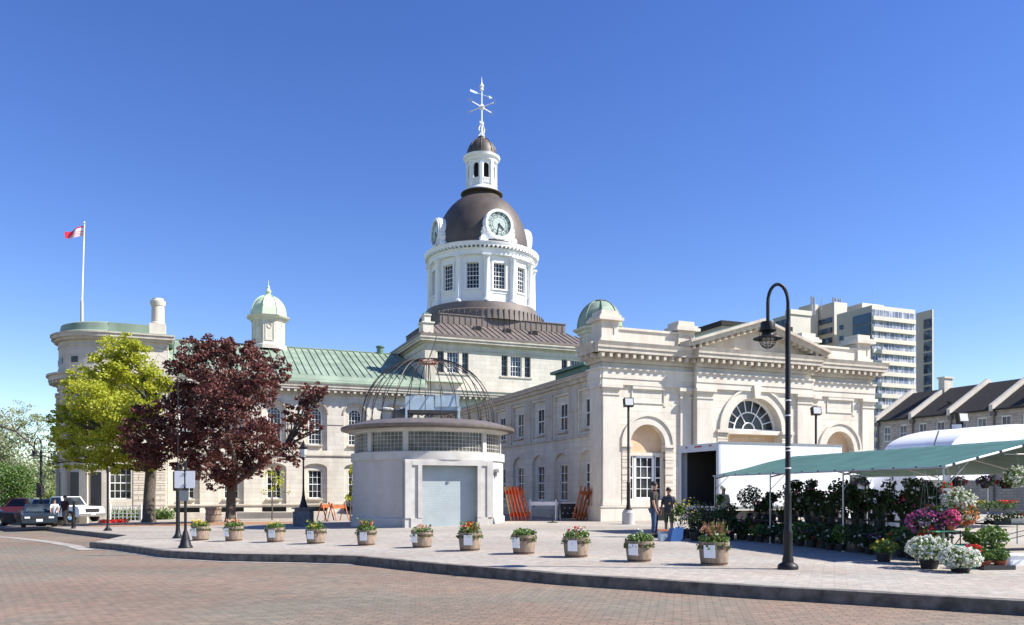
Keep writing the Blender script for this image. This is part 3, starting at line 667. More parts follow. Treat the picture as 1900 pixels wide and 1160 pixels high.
# --- clock tower
TC = (8.2, 40.6); TW = -PI / 2
def rp(a, r, off=(0, 0)): return lambda s, z, d=0.: ((r + d) * math.cos(a) - s * math.sin(a) + TC[0] - off[0], (r + d) * math.sin(a) + s * math.cos(a) + TC[1] - off[1], z)
sk = MB(); sk.lathe([(6.35, 18.0), (6.3, 18.95), (6.1, 19.05), (5.75, 19.1), (5.65, 19.8), (5.2, 19.85)], 72, TC)
for i in range(72): a = 2 * PI * i / 72; sk.bx((TC[0] + 6.36 * math.cos(a), TC[1] + 6.36 * math.sin(a), 18.5), (.07, .045, .95), rz=a)
sk.build('tower_skirt', 'browns', CH)
dw = MB(); dt = MB()
for k in range(12):
    a = TW + k * PI / 6; P = rp(a, 5.02); hw = 5.02 * math.tan(PI / 12)
    h = rect(-.62, .62, 21.15, 23.65)
    dw.tess(P, rect(-hw, hw, 19.8, 24.6), [h]); dw.rev(P, h, 0, -.3)
    for s0, s1, z0, z1, d in ((-.8, .8, 21.0, 21.15, .14), (-.8, -.62, 21.15, 23.83, .09), (.62, .8, 21.15, 23.83, .09), (-.62, .62, 23.65, 23.83, .09), (-hw, hw, 20.72, 20.82, .05)):
        dt.prism4(P, rect(s0, s1, z0, z1), -.02, d)
    window(CH, P, 'd%d' % k, 'w', 0, 1.24, 21.15, 23.65, 4, 6, .2, bw=.035, pane='glass')
    b = a + PI / 12; x, y = TC[0] + 5.28 * math.cos(b), TC[1] + 5.28 * math.sin(b)
    dt.lathe([(.42, 19.82), (.42, 20.0), (.34, 20.08), (.30, 20.2), (.27, 23.9), (.34, 24.0), (.30, 24.05), (.40, 24.22)], 14, (x, y)); dt.bx((x, y, 24.3), (.85, .85, .18), rz=b)
fixn(dw.build('wall', 'white', CH, label='white twelve-sided drum of the clock tower'))
dt.lathe([(5.05, 24.35), (5.4, 24.38), (5.4, 24.75), (5.48, 24.8), (5.48, 25.0)], 72, TC)
for i in range(84): a = 2 * PI * i / 84; dt.bx((TC[0] + 5.6 * math.cos(a), TC[1] + 5.6 * math.sin(a), 25.06), (.38, .17, .16), rz=a)
dt.lathe([(5.45, 25.14), (5.78, 25.14), (5.78, 25.28), (5.88, 25.42), (5.88, 25.5), (5.2, 25.62), (4.7, 25.7)], 72, TC)
dt.build('trim', 'white', CH, label='white columns and cornice of the drum')
dm = MB(); prof = [(4.95, 25.6), (4.95, 25.95)] + [(4.75 * math.cos(t * PI / 2 / 16) ** .92 if t < 16 else 0.01, 25.95 + 5.95 * math.sin(t * PI / 2 / 16)) for t in range(16)]
prof = [p for p in prof if p[0] > 1.7] + [(1.75, 31.85), (2.15, 31.9), (2.15, 32.0)]
dm.lathe(prof, 64, TC); dmo = dm.build('dome', 'brown', CH, label='smooth brown dome')
# clocks
def textmesh(mb, txt, size, P, ang, cx, cz, d, depth=.03):
    cu = bpy.data.curves.new('t', 'FONT'); cu.body = txt; cu.size = size; cu.align_x = 'CENTER'; cu.align_y = 'CENTER'; cu.extrude = 0
    o = bpy.data.objects.new('t', cu); COL.objects.link(o); dg = bpy.context.evaluated_depsgraph_get(); me = bpy.data.meshes.new_from_object(o.evaluated_get(dg))
    vs = []
    for v in me.vertices:
        x, y = v.co.x, v.co.y; vs.append(P(cx + x * math.cos(ang) - y * math.sin(ang), cz + x * math.sin(ang) + y * math.cos(ang), d))
    mb.add(vs, [tuple(p.vertices) for p in me.polygons]); bpy.data.objects.remove(o); bpy.data.curves.remove(cu); bpy.data.meshes.remove(me)
M['dial'] = mat('pale green clock dial', (.46, .54, .49), .5); M['dialr'] = mat('dark green dial ring', (.13, .16, .145), .5)
zcl = 27.45
for k in range(4):
    a = TW + k * PI / 2; P = rp(a, 4.55); hs_ = MB()
    hs_.prism(P, [(1.5 * math.cos(t), zcl + 1.5 * math.sin(t)) for t in [PI * 2 * i / 32 for i in range(32)]], -1.8, .35)
    hs_.prism(P, [(-1.95, 25.6), (1.95, 25.6), (1.9, 26.0), (1.6, 26.2), (1.72, 26.75), (1.38, 27.05), (1.30, 27.5), (-1.30, 27.5), (-1.38, 27.05), (-1.72, 26.75), (-1.6, 26.2), (-1.9, 26.0)], -1.2, .28)
    for sg in (-1, 1):
        for (x, z, r) in ((1.62, 26.0, .26), (1.42, 27.0, .2)): hs_.prism(P, [(sg * x + r * math.cos(t), z + r * math.sin(t)) for t in [PI * 2 * i / 16 for i in range(16)]], -.8, .40)
    hs_.arc(P, (0, zcl), 1.2, 1.42, .3, .5, 0, 2 * PI, 40)
    ck = fixn(hs_.build('clock', 'white', CH))
    mb = MB(); mb.prism(P, [(1.22 * math.cos(t), zcl + 1.22 * math.sin(t)) for t in [PI * 2 * i / 40 for i in range(40)]], .34, .36); mb.build('dial_ring', 'dialr', ck)
    mb = MB(); mb.prism(P, [(.66 * math.cos(t), zcl + .66 * math.sin(t)) for t in [PI * 2 * i / 40 for i in range(40)]], .36, .375)
    for h in range(12):
        t = PI / 2 + h * PI / 6; cx, cz = .92 * math.cos(t), zcl + .92 * math.sin(t); ex, ez = math.cos(t) * .2, math.sin(t) * .2
        mb.bar(P, (cx - ex, cz - ez), (cx + ex, cz + ez), .34, .36, .37)
    mb.build('dial', 'dial', ck)
    mb = MB()
    if k in (0, 3):
        for h, tx in enumerate(('XII', 'I', 'II', 'III', 'IIII', 'V', 'VI', 'VII', 'VIII', 'IX', 'X', 'XI')):
            # seen from outside, P's s axis runs clockwise for this plane
            t = PI / 2 - h * PI / 6; textmesh(mb, tx, .34, P, t - PI / 2, .92 * math.cos(t), zcl + .92 * math.sin(t), .378)
    mb.build('numerals', 'black', ck) if mb.v else None
    mb = MB(); mh = PI / 2 - R(32 * 6); hh = PI / 2 - R(4.53 * 30)
    mb.bar(P, (-.12 * math.cos(mh), zcl - .12 * math.sin(mh)), (1.02 * math.cos(mh), zcl + 1.02 * math.sin(mh)), .09, .39, .41)
    mb.bar(P, (-.1 * math.cos(hh), zcl - .1 * math.sin(hh)), (.66 * math.cos(hh), zcl + .66 * math.sin(hh)), .13, .41, .43); mb.build('hands', 'black', ck)
# lantern
ln = MB(); lp = lambda a, r: rp(a, r)
ln.lathe([(1.75, 31.95), (1.95, 31.98), (1.95, 32.15), (1.7, 32.25), (1.6, 32.5), (1.5, 32.55)], 32, TC)
for k in range(8):
    a = TW + k * PI / 4; P = rp(a, 1.38); hw = 1.38 * math.tan(PI / 8)
    h = archp(0, .58, 33.3, 34.55, n=8)
    ln.tess(P, rect(-hw, hw, 32.5, 35.2), [h]); ln.rev(P, h, 0, -.15)
    b = a + PI / 8; x, y = TC[0] + 1.5 * math.cos(b), TC[1] + 1.5 * math.sin(b); ln.bx((x, y, 33.85), (.2, .26, 2.7), rz=b)
    for i in range(4): ln.bar(P, (-.22 + i * .15, 32.75), (-.22 + i * .15, 33.2), .06, .0, .08)
    ln.bar(P, (-.32, 33.25), (.32, 33.25), .08, 0, .1)
ln.lathe([(1.4, 35.1), (1.62, 35.15), (1.66, 35.4), (1.85, 35.5), (1.9, 35.72), (1.6, 35.8)], 32, TC)
lno = fixn(ln.build('lantern', 'white', CH, label='white lantern with arched openings')); mb = MB(); mb.lathe([(1.1, 32.5), (1.1, 35.2)], 8, TC); mb.build('louvre', 'dark', lno)
mb = MB(); mb.lathe([(.02, 33.55), (.1, 33.5), (.14, 33.2), (.3, 32.9)], 12, TC); mb.build('bell', 'grey', lno)
mb = MB(); mb.lathe([(1.6, 35.75), (1.55, 36.0)] + [(1.5 * math.cos(t), 36.0 + 1.75 * math.sin(t)) for t in [PI / 2 * i / 10 for i in range(9)]] + [(.42, 37.72), (.42, 37.9), (.0, 37.95)], 24, TC)
for k in range(8):
    a = TW + PI / 8 + k * PI / 4; mb.tube([(TC[0] + 1.52 * math.cos(t) * math.cos(a), TC[1] + 1.52 * math.cos(t) * math.sin(a), 36.0 + 1.77 * math.sin(t)) for t in [PI / 2 * i / 8 for i in range(8)]], .04, 5)
mb.build('lantern_cap', 'brown', CH)
mb = MB(); mb.tube([(TC[0], TC[1], 37.8), (TC[0], TC[1], 43.4)], [.09, .05], 8)
for k in range(4):
    a = k * PI / 2 + .3
    mb.tube([(TC[0] + .42 * math.cos(a), TC[1] + .42 * math.sin(a), 37.85), (TC[0] + .22 * math.cos(a), TC[1] + .22 * math.sin(a), 38.3), (TC[0] + .38 * math.cos(a), TC[1] + .38 * math.sin(a), 38.7), (TC[0] + .15 * math.cos(a), TC[1] + .15 * math.sin(a), 39.2), (TC[0] + .24 * math.cos(a), TC[1] + .24 * math.sin(a), 39.5)], .06, 5)
mb.lathe([(.0, 42.55), (.22, 42.75), (.1, 43.0), (.26, 43.1), (.05, 43.5), (.0, 44.2)], 10, TC); mb.lathe([(.0, 40.6), (.22, 40.8), (.3, 41.0), (.2, 41.2), (0, 41.3)], 10, TC)
vo = mb.build('weathervane', 'white', CH)
mb = MB(); da = R(-22) ; vv = Vector((math.cos(R(-60)), math.sin(R(-60)), 0)); ww = Vector((math.cos(R(30)), math.sin(R(30)), 0)); tc = Vector((TC[0], TC[1], 41.0))
for d_ in (vv, ww): mb.tube([tc - d_ * 1.5, tc + d_ * 1.5], .05, 6)
mb.build('arm', 'white', vo)
mb = MB()
for d_, chh in ((vv, 'S'), (-vv, 'N'), (ww, 'E'), (-ww, 'W')):
    p = tc + d_ * 1.75; textmesh(mb, chh, .62, lambda s, z, d=0.: (p.x + s * BC, p.y - s * BS * .5, p.z + z), 0, 0, 0, 0)
mb.build('letter', 'grey', vo)
mb = MB(); aw = Vector((.93, .2, 0)); tp = Vector((TC[0], TC[1], 42.3)); mb.tube([tp - aw * .9, tp + aw * 1.1], .03, 5)
mb.add([tp - aw * 1.45 + Vector((0, 0, .16)), tp - aw * .7 + Vector((0, 0, .1)), tp - aw * .3, tp - aw * .7 - Vector((0, 0, .1)), tp - aw * 1.45 - Vector((0, 0, .06))], [(0, 1, 2, 3, 4)])
mb.add([tp + aw * 1.4, tp + aw * .95 + Vector((0, 0, .15)), tp + aw * .95 - Vector((0, 0, .15))], [(0, 1, 2)]); mb.build('arrow', 'dial', vo)

# --- octagonal cupolas on the wings
def cupola(c, R_, z0, z1, zt, body, dome, fin, glass=True):
    mb = MB(); o8 = PI / 8; oct_ = lambda pr_: mb.lathe(pr_, 8, c, TW + o8, TW + o8 + 2 * PI, smooth=False)
    oct_([(R_ * .92, z0), (R_ * .92, z0 + .35), (R_ * .84, z0 + .42), (R_ * .80, z0 + .6), (R_ * .80, z1 - .42), (R_ * .88, z1 - .36), (R_ * .9, z1 - .2), (R_ * 1.04, z1 - .12), (R_ * 1.08, z1), (R_ * .9, z1 + .08)])
    for k in range(8):
        a = TW + k * PI / 4; P = lambda s, z, d=0.: ((R_ * .8 * math.cos(o8) + d) * math.cos(a) - s * math.sin(a) + c[0], (R_ * .8 * math.cos(o8) + d) * math.sin(a) + s * math.cos(a) + c[1], z)
        w = R_ * .8 * math.sin(o8) * .62
        for q in (((-w, z0 + .75), (-w, z1 - .55)), ((w, z0 + .75), (w, z1 - .55)), ((-w, z1 - .55), (w, z1 - .55)), ((-w, z0 + .75), (w, z0 + .75))): mb.bar(P, q[0], q[1], .06, 0, .05)
        mb.arc(P, (0, z1 - .95), .16, .23, 0, .05, 0, 2 * PI, 12)
    co = fixn(mb.build('cupola', body, CH))
    mb = MB(); H = zt - z1 - .05; mb.lathe([(R_ * .88 * math.cos(t) ** .9, z1 + .05 + H * math.sin(t)) for t in [PI / 2 * i / 12 for i in range(12)]] + [(.12, zt), (0, zt + .01)], 8, c, TW + o8, TW + o8 + 2 * PI, smooth=True)
    for k in range(8):
        b = TW + o8 + k * PI / 4; mb.tube([(c[0] + R_ * .885 * math.cos(t) ** .9 * math.cos(b), c[1] + R_ * .885 * math.cos(t) ** .9 * math.sin(b), z1 + .07 + H * math.sin(t)) for t in [PI / 2 * i / 10 for i in range(10)]], .035, 5)
    mb.build('cupola_dome', dome, co)
    if fin:
        mb = MB(); mb.lathe([(.36, zt - .08), (.36, zt + .05), (.16, zt + .15), (.28, zt + .4), (.12, zt + .7), (.15, zt + .8), (.03, zt + 1.0), (.02, zt + 1.45)], 10, c); mb.build('finial', 'cupola_dome', co)
    else:
        mb = MB(); mb.lathe([(.45, zt - .15), (.55, zt - .02), (.3, zt + .06), (0, zt + .08)], 10, c); mb.build('finial', 'grey', co)
cupola((-12.94, 39.5), 1.86, 14.4, 17.4, 19.4, 'trim', 'cupola_dome', True)
cupola((7.6, 14.2), 1.85, 10.0, 13.1, 15.2, 'trim', 'copper', False)
mb = MB(); mb.box(5.2, 10, 11.8, 16.6, 9.0, 10.1); mb.box(4.9, 10.3, 11.5, 16.9, 10.1, 10.3); mb.build('cupola_base', 'copperd', CH)

# --- left end: pavilion with bowed end
LP = front(30.6); wall = MB(); trm = MB(); rst = MB(); us, Rb = -25.3, 3.75; cy = 30.6 + Rb
holes = [rect(-25.25, -23.75, .98, 3.4), rect(-25.1, -23.9, 5.3, 8.3), rect(-24.9, -24.1, 11.3, 11.9)]
wall.tess(LP, rect(us, -21.2, -2, 13.0), holes)
for h in holes: wall.rev(LP, h, 0, -.35)
wall.box(-21.24, -21.2, 30.6, 38.1, -2, 13)
window(CH, LP, 'f', 'w', -24.5, 1.5, .98, 3.4, 4, 4, .28, bw=.04); window(CH, LP, 'f', 'w', -24.5, 1.2, 5.3, 8.3, 4, 6, .28, bw=.035); window(CH, LP, 'f', 'w', -24.5, .8, 11.3, 11.9, 2, 1, .28, bw=.03)
for a, b in ((us, -25.27), (-23.6, -21.35)):
    rst = MB()
    for k in range(13): rst.prism4(LP, rect(a, b, -1.6 + k * .42, -1.6 + k * .42 + .385), -.1, .05)
    rst.build('pier', 'rust', CH)
fixn(wall.build('wall', 'stone', CH, label='left end pavilion wall'))
bow = MB(); A0, A1 = PI / 2, PI * 1.5
bow.lathe([(Rb, -2), (Rb, 13.0)], 40, (us, cy), A0, A1)
for a in [PI / 2 + PI * (i + .5) / 5 for i in range(5)]: pass
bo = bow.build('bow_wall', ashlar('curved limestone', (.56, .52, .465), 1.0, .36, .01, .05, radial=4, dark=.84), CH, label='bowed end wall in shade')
bw_ = MB()
for i in range(7):
    a = PI * (.5 + (i + .5) / 7); P = lambda s, z, d=0.: (us + (Rb + d) * math.cos(a) - s * math.sin(a), cy + (Rb + d) * math.sin(a) + s * math.cos(a), z)
    for q_ in (rect(-.3, .3, 11.25, 11.7), rect(-.38, .38, -.3, 3.0), rect(-.36, .36, 5.4, 8.0)): bw_ = MB(); bw_.tess(P, q_, d=.03); bw_.build('bow_window', 'glassd', CH)
    b = a + PI / 14
    x, y = us + (Rb + .02) * math.cos(b), cy + (Rb + .02) * math.sin(b)
    if i < 6: trm.bx((x, y, 1.1), (.35, .62, 6.4), rz=b); trm.bx((x, y, 6.9), (.3, .56, 4.3), rz=b); trm.bx((x, y, 8.9), (.42, .7, .3), rz=b); trm.bx((x, y, 4.1), (.45, .72, .3), rz=b)
rr = lambda pr_: trm.lathe([(Rb + d, z) for d, z in pr_], 40, (us, cy), A0, A1)
def band(z0, z1, d, u1=-21.2):
    trm.prism4(LP, rect(us, u1 + min(d, .5), z0, z1), -.02, d); trm.lathe([(Rb - .02, z0), (Rb + d, z0), (Rb + d, z1), (Rb - .02, z1)], 40, (us, cy), A0, A1)
for z0, z1, d in ((4.5, 4.62, .1), (9.3, 9.6, .1), (9.75, 9.95, .25), (9.95, 10.3, .7), (10.3, 10.45, .85), (12.5, 12.62, .06), (12.95, 13.15, .3), (13.15, 13.4, .5), (13.4, 13.5, .58), (10.45, 10.9, .05)): band(z0, z1, d)
for i in range(26):
    a = PI / 2 + PI * i / 26; trm.bx((us + (Rb + .45) * math.cos(a), cy + (Rb + .45) * math.sin(a), 9.85), (.4, .18, .18), rz=a)
for i in range(9): trm.prism4(LP, rect(us + i * .48, us + i * .48 + .18, 9.77, 9.94), .1, .62)
fixn(trm.build('cornice', 'cornice', CH, label='curved cornices and columns of the bowed end'))
rf = MB(); rf.lathe([(Rb + .55, 13.5), (Rb - .05, 13.7), (Rb - .15, 14.25), (Rb - .5, 14.4), (.01, 14.7)], 40, (us, cy), A0, A1)
rf.box(us, -22.5, 30.7, 38.2, 13.5, 14.3); rf.box(us, -20.9, 30.1, 38.5, 13.5, 13.56); rf.build('roof', 'copper', CH, label='green copper roof edge of the bowed end')
ch = MB(); ch.box(-22.5, -21.35, 30.75, 32.0, 13.5, 14.5); chb = ch.build('chimney', 'trim', CH); ch = MB()
ch.lathe([(.55, 14.5), (.54, 14.6), (.47, 14.66), (.46, 15.9), (.52, 15.95), (.52, 16.02), (.56, 16.1), (.56, 16.3), (.42, 16.36), (.40, 16.5), (.2, 16.52)], 16, (-21.92, 31.35)); ch.build('chimney_pot', 'trim', chb)
# flat dark caps closing the roofs
mb = MB(); mb.box(-21.4, -.6, 47.8, 48, -1, 11); mb.build('rear_wall', 'stone', CH)

# flagpole and flag on the left end
fb = A(152, 607, 64.5); FP = thing('flagpole', 'tall pale flagpole on the bowed left end of the city hall', 'flagpole', (fb.x, fb.y, 14.3))
mb = MB(); mb.tube([(0, 0, 0), (0, 0, 2.6), (.0, 0, 2.7)], [.13, .12, .09], 10); mb.build('pole_base', 'beiged', FP)
mb = MB(); ft = A(156.5, 416, 64.5); mb.tube([(0, 0, 2.6), (ft.x - fb.x, 0, ft.z - 14.3)], [.07, .045], 8); mb.lathe([(0, ft.z - 14.3), (.1, ft.z - 14.2), (0, ft.z - 14.08)], 8, (ft.x - fb.x, 0)); mb.build('pole', 'white', FP)
M['flag'], t_, b_ = newmat('red and white flag'); n_ = t_.nodes; l_ = t_.links
uv_ = n_.new('ShaderNodeTexCoord'); sp_ = n_.new('ShaderNodeSeparateXYZ'); l_.new(uv_.outputs['UV'], sp_.inputs[0])
def mth(op, a, b=None, c=None):
    q = n_.new('ShaderNodeMath'); q.operation = op
    for i, x in enumerate((a, b, c)):
        if x is None: continue
        if isinstance(x, (int, float)): q.inputs[i].default_value = x
        else: l_.new(x, q.inputs[i])
    return q.outputs[0]
wv = mth('MULTIPLY_ADD', mth('SINE', mth('MULTIPLY', sp_.outputs[0], 15)), .03, sp_.outputs[1])
st_ = mth('GREATER_THAN', mth('FRACT', mth('MULTIPLY', wv, 5.5)), .62)
lower = mth('LESS_THAN', sp_.outputs[1], .55); redarea = mth('GREATER_THAN', mth('ADD', sp_.outputs[0], mth('MULTIPLY', sp_.outputs[1], .6)), .95)
fr_ = mth('MAXIMUM', mth('MULTIPLY', st_, lower), redarea); fr_ = mth('MAXIMUM', fr_, mth('GREATER_THAN', sp_.outputs[1], .86))
mx_ = n_.new('ShaderNodeMix'); mx_.data_type = 'RGBA'; l_.new(fr_, mx_.inputs[0]); mx_.inputs[6].default_value = (.8, .8, .8, 1); mx_.inputs[7].default_value = (.7, .02, .06, 1); l_.new(mx_.outputs[2], b_.inputs['Base Color'])
fa = A(156, 419, 64.5); mb = MB(); nu, nv = 20, 10; vs = []; uvs = []
for j in range(nv + 1):
    for i in range(nu + 1):
        s_, t2 = i / nu, j / nv
        vs.append((-s_ * 1.42, .12 * math.sin(s_ * 9 + t2 * 1.5) * s_ ** .5 - .2 * s_, -(1 - t2) * .85 * (1 - .42 * s_) - s_ * .62 + .05 * math.sin(s_ * 7))); uvs.append((s_, t2))
mb.add(vs, [(j * (nu + 1) + i, j * (nu + 1) + i + 1, (j + 1) * (nu + 1) + i + 1, (j + 1) * (nu + 1) + i) for j in range(nv) for i in range(nu)], True)
fo = mb.build('flag', 'flag', loc=fa); ul = fo.data.uv_layers.new(name='UVMap')
for lp_ in fo.data.loops: ul.data[lp_.index].uv = uvs[lp_.vertex_index]
tag(fo, 'red and white flag with wavy bars streaming from the rooftop flagpole', 'flag')

# ------------------------------------------------------------------ round market building with bare dome ribs
kc = G(795, 980); KC = Vector(((795 - 950) / 1480 * 40.4, 40.4, gz(-4.2) )); KB = thing('round_kiosk', 'low round concrete building with glass-block band, pale roller door and bare dome ribs', 'kiosk', KC)
M['kconc'] = ashlar('painted concrete blocks', (.50, .475, .45), .9, .30, .008, .025, radial=3.7, dark=.88, streak=.12, bump=.2)
Rk = 3.78; DA = R(-69); dn = Vector((math.cos(DA), math.sin(DA), 0)); dtg = Vector((-math.sin(DA), math.cos(DA), 0))
rad = lambda mb, pr_, **k: mb.lathe(pr_, 96, **k)
half = R(29)
mb = MB(); mb.lathe([(Rk, -.3), (Rk, 3.14)], 80, (0, 0), DA + half, DA + 2 * PI - half); fixn(mb.build('wall', 'kconc', KB, label='curved painted block wall'))
mb = MB(); mb.lathe([(Rk + .08, -.3), (Rk + .08, .38), (Rk, .44)], 80, (0, 0), DA + half, DA + 2 * PI - half); mb.build('base', 'concrete', KB)
mb = MB(); rad(mb, [(Rk - .1, 3.10), (Rk + .07, 3.10), (Rk + .07, 3.48), (Rk - .2, 3.50), (Rk - .4, 3.5)]); rad(mb, [(Rk - .2, 4.42), (Rk - .08, 4.43), (Rk - .04, 4.50), (Rk + .30, 4.585)]); mb.build('fascia', 'precast', KB)
mb = MB(); rad(mb, [(Rk - .20, 3.49), (Rk - .20, 4.45)]); gb = mb.build('glass_block_band', 'block', KB)
mb = MB(); nb = 118
for i in range(nb): a = 2 * PI * i / nb; mb.bx(((Rk - .19) * math.cos(a), (Rk - .19) * math.sin(a), 3.96), (.03, .017, .94), rz=a)
for j in range(6): z = 3.52 + j * .178; rad(mb, [(Rk - .21, z - .009), (Rk - .176, z - .009), (Rk - .176, z + .009), (Rk - .21, z + .009)])
for a in (R(31.7), -R(31.7), R(64), -R(64), R(100), -R(100), R(140), -R(140), PI): a += DA; mb.bx(((Rk - .17) * math.cos(a), (Rk - .17) * math.sin(a), 3.96), (.14, .26, .95), rz=a)
mb.build('mortar_grid', 'precast', gb)
mb = MB(); Rr = Rk + .55; rad(mb, [(Rk + .28, 4.56), (Rr, 4.62), (Rr + .02, 4.66), (Rr + .02, 4.76), (Rr - .06, 4.80), (3.36, 5.06), (0, 5.12)]); mb.build('roof', 'roofgrey', KB, label='shallow weathered metal roof')
# flat-fronted portal with roller door
ap_ = Rk * math.cos(half) + .02; KP = lambda s, z, d=0.: ((ap_ + d) * math.cos(DA) + s * dtg.x, (ap_ + d) * math.sin(DA) + s * dtg.y, z)
hw = Rk * math.sin(half); pt = MB(); dr = rect(-1.33, 1.33, -.3, 2.83); d0 = Rk - ap_ + .02
pt.tess(lambda s, z, d=0.: KP(s, z, d + d0), rect(-hw - .28, hw + .28, -.3, 3.1), [dr]); pt.rev(KP, rect(-hw - .28, hw + .28, -.3, 3.1), -.9, d0); pt.rev(KP, dr, -.2, d0)
for s0, s1, z0, z1, dd in ((-1.85, -1.33, -.3, .42, .05), (1.33, 1.85, -.3, .42, .05), (-1.52, -1.33, .42, 2.83, .07), (1.33, 1.52, .42, 2.83, .07), (-1.8, 1.8, 2.83, 3.02, .06), (-hw - .28, -hw + .02, .42, 3.0, .05), (hw - .02, hw + .28, .42, 3.0, .05)): pt.prism4(KP, rect(s0, s1, z0, z1), 0, d0 + dd)
fixn(pt.build('portal', 'precast', KB))
mb = MB(); dd = d0 - .32
for k in range(36):
    z = .04 + k * .078; mb.add([KP(-1.33, z, dd), KP(1.33, z, dd), KP(1.33, z + .06, dd + .003), KP(-1.33, z + .06, dd + .003), KP(1.33, z + .078, dd), KP(-1.33, z + .078, dd)], [(0, 1, 2, 3), (3, 2, 4, 5)])
mb.prism4(KP, rect(-1.33, 1.33, .0, .05), dd, dd + .03); ro = mb.build('roller_door', 'door', KB)
mb = MB(); mb.prism4(KP, rect(-.06, .06, 2.02, 2.12), dd, dd + .05); mb.build('handle', 'grey', ro)
ja = DA + R(43); mb = MB(); JP = lambda s, z, d=0.: ((Rk + d) * math.cos(ja) - s * math.sin(ja), (Rk + d) * math.sin(ja) + s * math.cos(ja), z)
mb.prism4(JP, rect(-.42, .42, 0.02, 2.1), -.06, .0); mb.prism4(JP, rect(-.48, .48, 2.1, 2.18), -.2, .04); mb.build('side_door', 'white', KB)
mb = MB(); mb.prism(JP, [(.18 * math.cos(t), 2.55 + .18 * math.sin(t)) for t in [PI * i / 8 for i in range(9)]], 0, .16); mb.prism4(JP, rect(-.06, .06, 2.35, 2.56), -.05, .10); mb.build('wall_lamp', 'grey', KB)
# ribs
rb = MB(); Rb_ = 3.34; nr = 28
for i in range(nr):
    a = 2 * PI * i / nr + .06
    pts = [(Rb_, 5.04), (Rb_, 5.2)] + [(.34 + (Rb_ - .34) * math.cos(t), 5.2 + 3.1 * math.sin(t)) for t in [PI / 2 * k / 12 for k in range(1, 13)]]
    rb.tube([(r * math.cos(a), r * math.sin(a), z) for r, z in pts], .021, 5); rb.bx((Rb_ * math.cos(a), Rb_ * math.sin(a), 5.1), (.1, .1, .06), rz=a)
rb.build('dome_ribs', mat('weathered rib iron', (.04, .034, .03), .5, var=.3, scale=4, metal=.3), KB)
mb = MB(); mb.tube([(.34 * math.cos(2 * PI * i / 24), .34 * math.sin(2 * PI * i / 24), 8.3) for i in range(25)], .035, 6)
mb.lathe([(.36, 8.16), (.50, 8.1), (.50, 8.14), (.36, 8.2)], 24); mb.build('crown_ring', mat('bare copper', (.5, .28, .18), .45, metal=.4, var=.2), KB)
mb = MB(); mb.tube([(0, 0, 5.1), (0, 0, 8.3)], .03, 6); mb.tube([(.0, 0, 8.3), (.18, 0, 8.75), (.34, -.05, 9.2), (.40, 0, 9.5), (.32, 0, 9.72), (.24, 0, 9.62)], [.035, .03, .03, .025, .02, .015], 6); mb.build('finial', 'roofgrey', KB)
ru = thing('cooling_unit', 'light blue steel cooling unit on legs inside the bare dome ribs', 'cooling unit', KC + Vector((.25, -.35, 5.11)), R(6))
mb = MB(); mb.box(-1.35, 0.05, -.6, .6, .55, 1.22); mb.box(.12, 1.3, -.6, .6, .72, 1.28); mb.box(.05, 1.38, -.55, .55, .55, .72); mb.build('housing', 'hvac', ru)
mb = MB()
for x in (-1.3, 1.3):
    for y in (-.55, .55): mb.box(x - .05, x + .05, y - .05, y + .05, 0, .56)
mb.build('leg', 'hvac', ru)
mb = MB(); mb.box(-1.2, 1.2, -.5, .5, .40, .548); mb.tube([(.6, -.3, .0), (.8, -.5, .3), (1.2, -.5, .3)], .05, 6); mb.tube([(.9, -.2, .0), (.9, -.4, .28)], .05, 6); mb.build('pipework', 'roofgrey', ru)
for k in range(3):
    mb = MB(); mb.lathe([(.42, 0), (.44, .1), (.38, .12), (.38, .02)], 20, (-.95 + k * .95, 0)); mb.build('fan', 'grey', ru, (0, 0, 1.22 + (.06 if k == 2 else 0)))
vh = thing('duct_hood', 'grey duct hood left of the light blue cooling unit on the round roof', 'duct', KC + Vector((-1.5, .3, 5.09)), R(30))
mb = MB(); mb.add([(-.4, -.4, 0), (.4, -.4, 0), (.4, .4, 0), (-.4, .4, 0), (-.7, -.5, .5), (.8, -.5, 1.0), (.8, .5, 1.0), (-.7, .5, .5)], [(0, 3, 2, 1), (4, 5, 6, 7), (0, 1, 5, 4), (1, 2, 6, 5), (2, 3, 7, 6), (3, 0, 4, 7)]); mb.build('hood', 'grey', vh)
mb = MB(); mb.lathe([(.25, 0), (.25, .5), (.5, .58), (.5, .64), (0, .75)], 14, (-.9, -.6)); mb.build('vent', 'precast', vh)

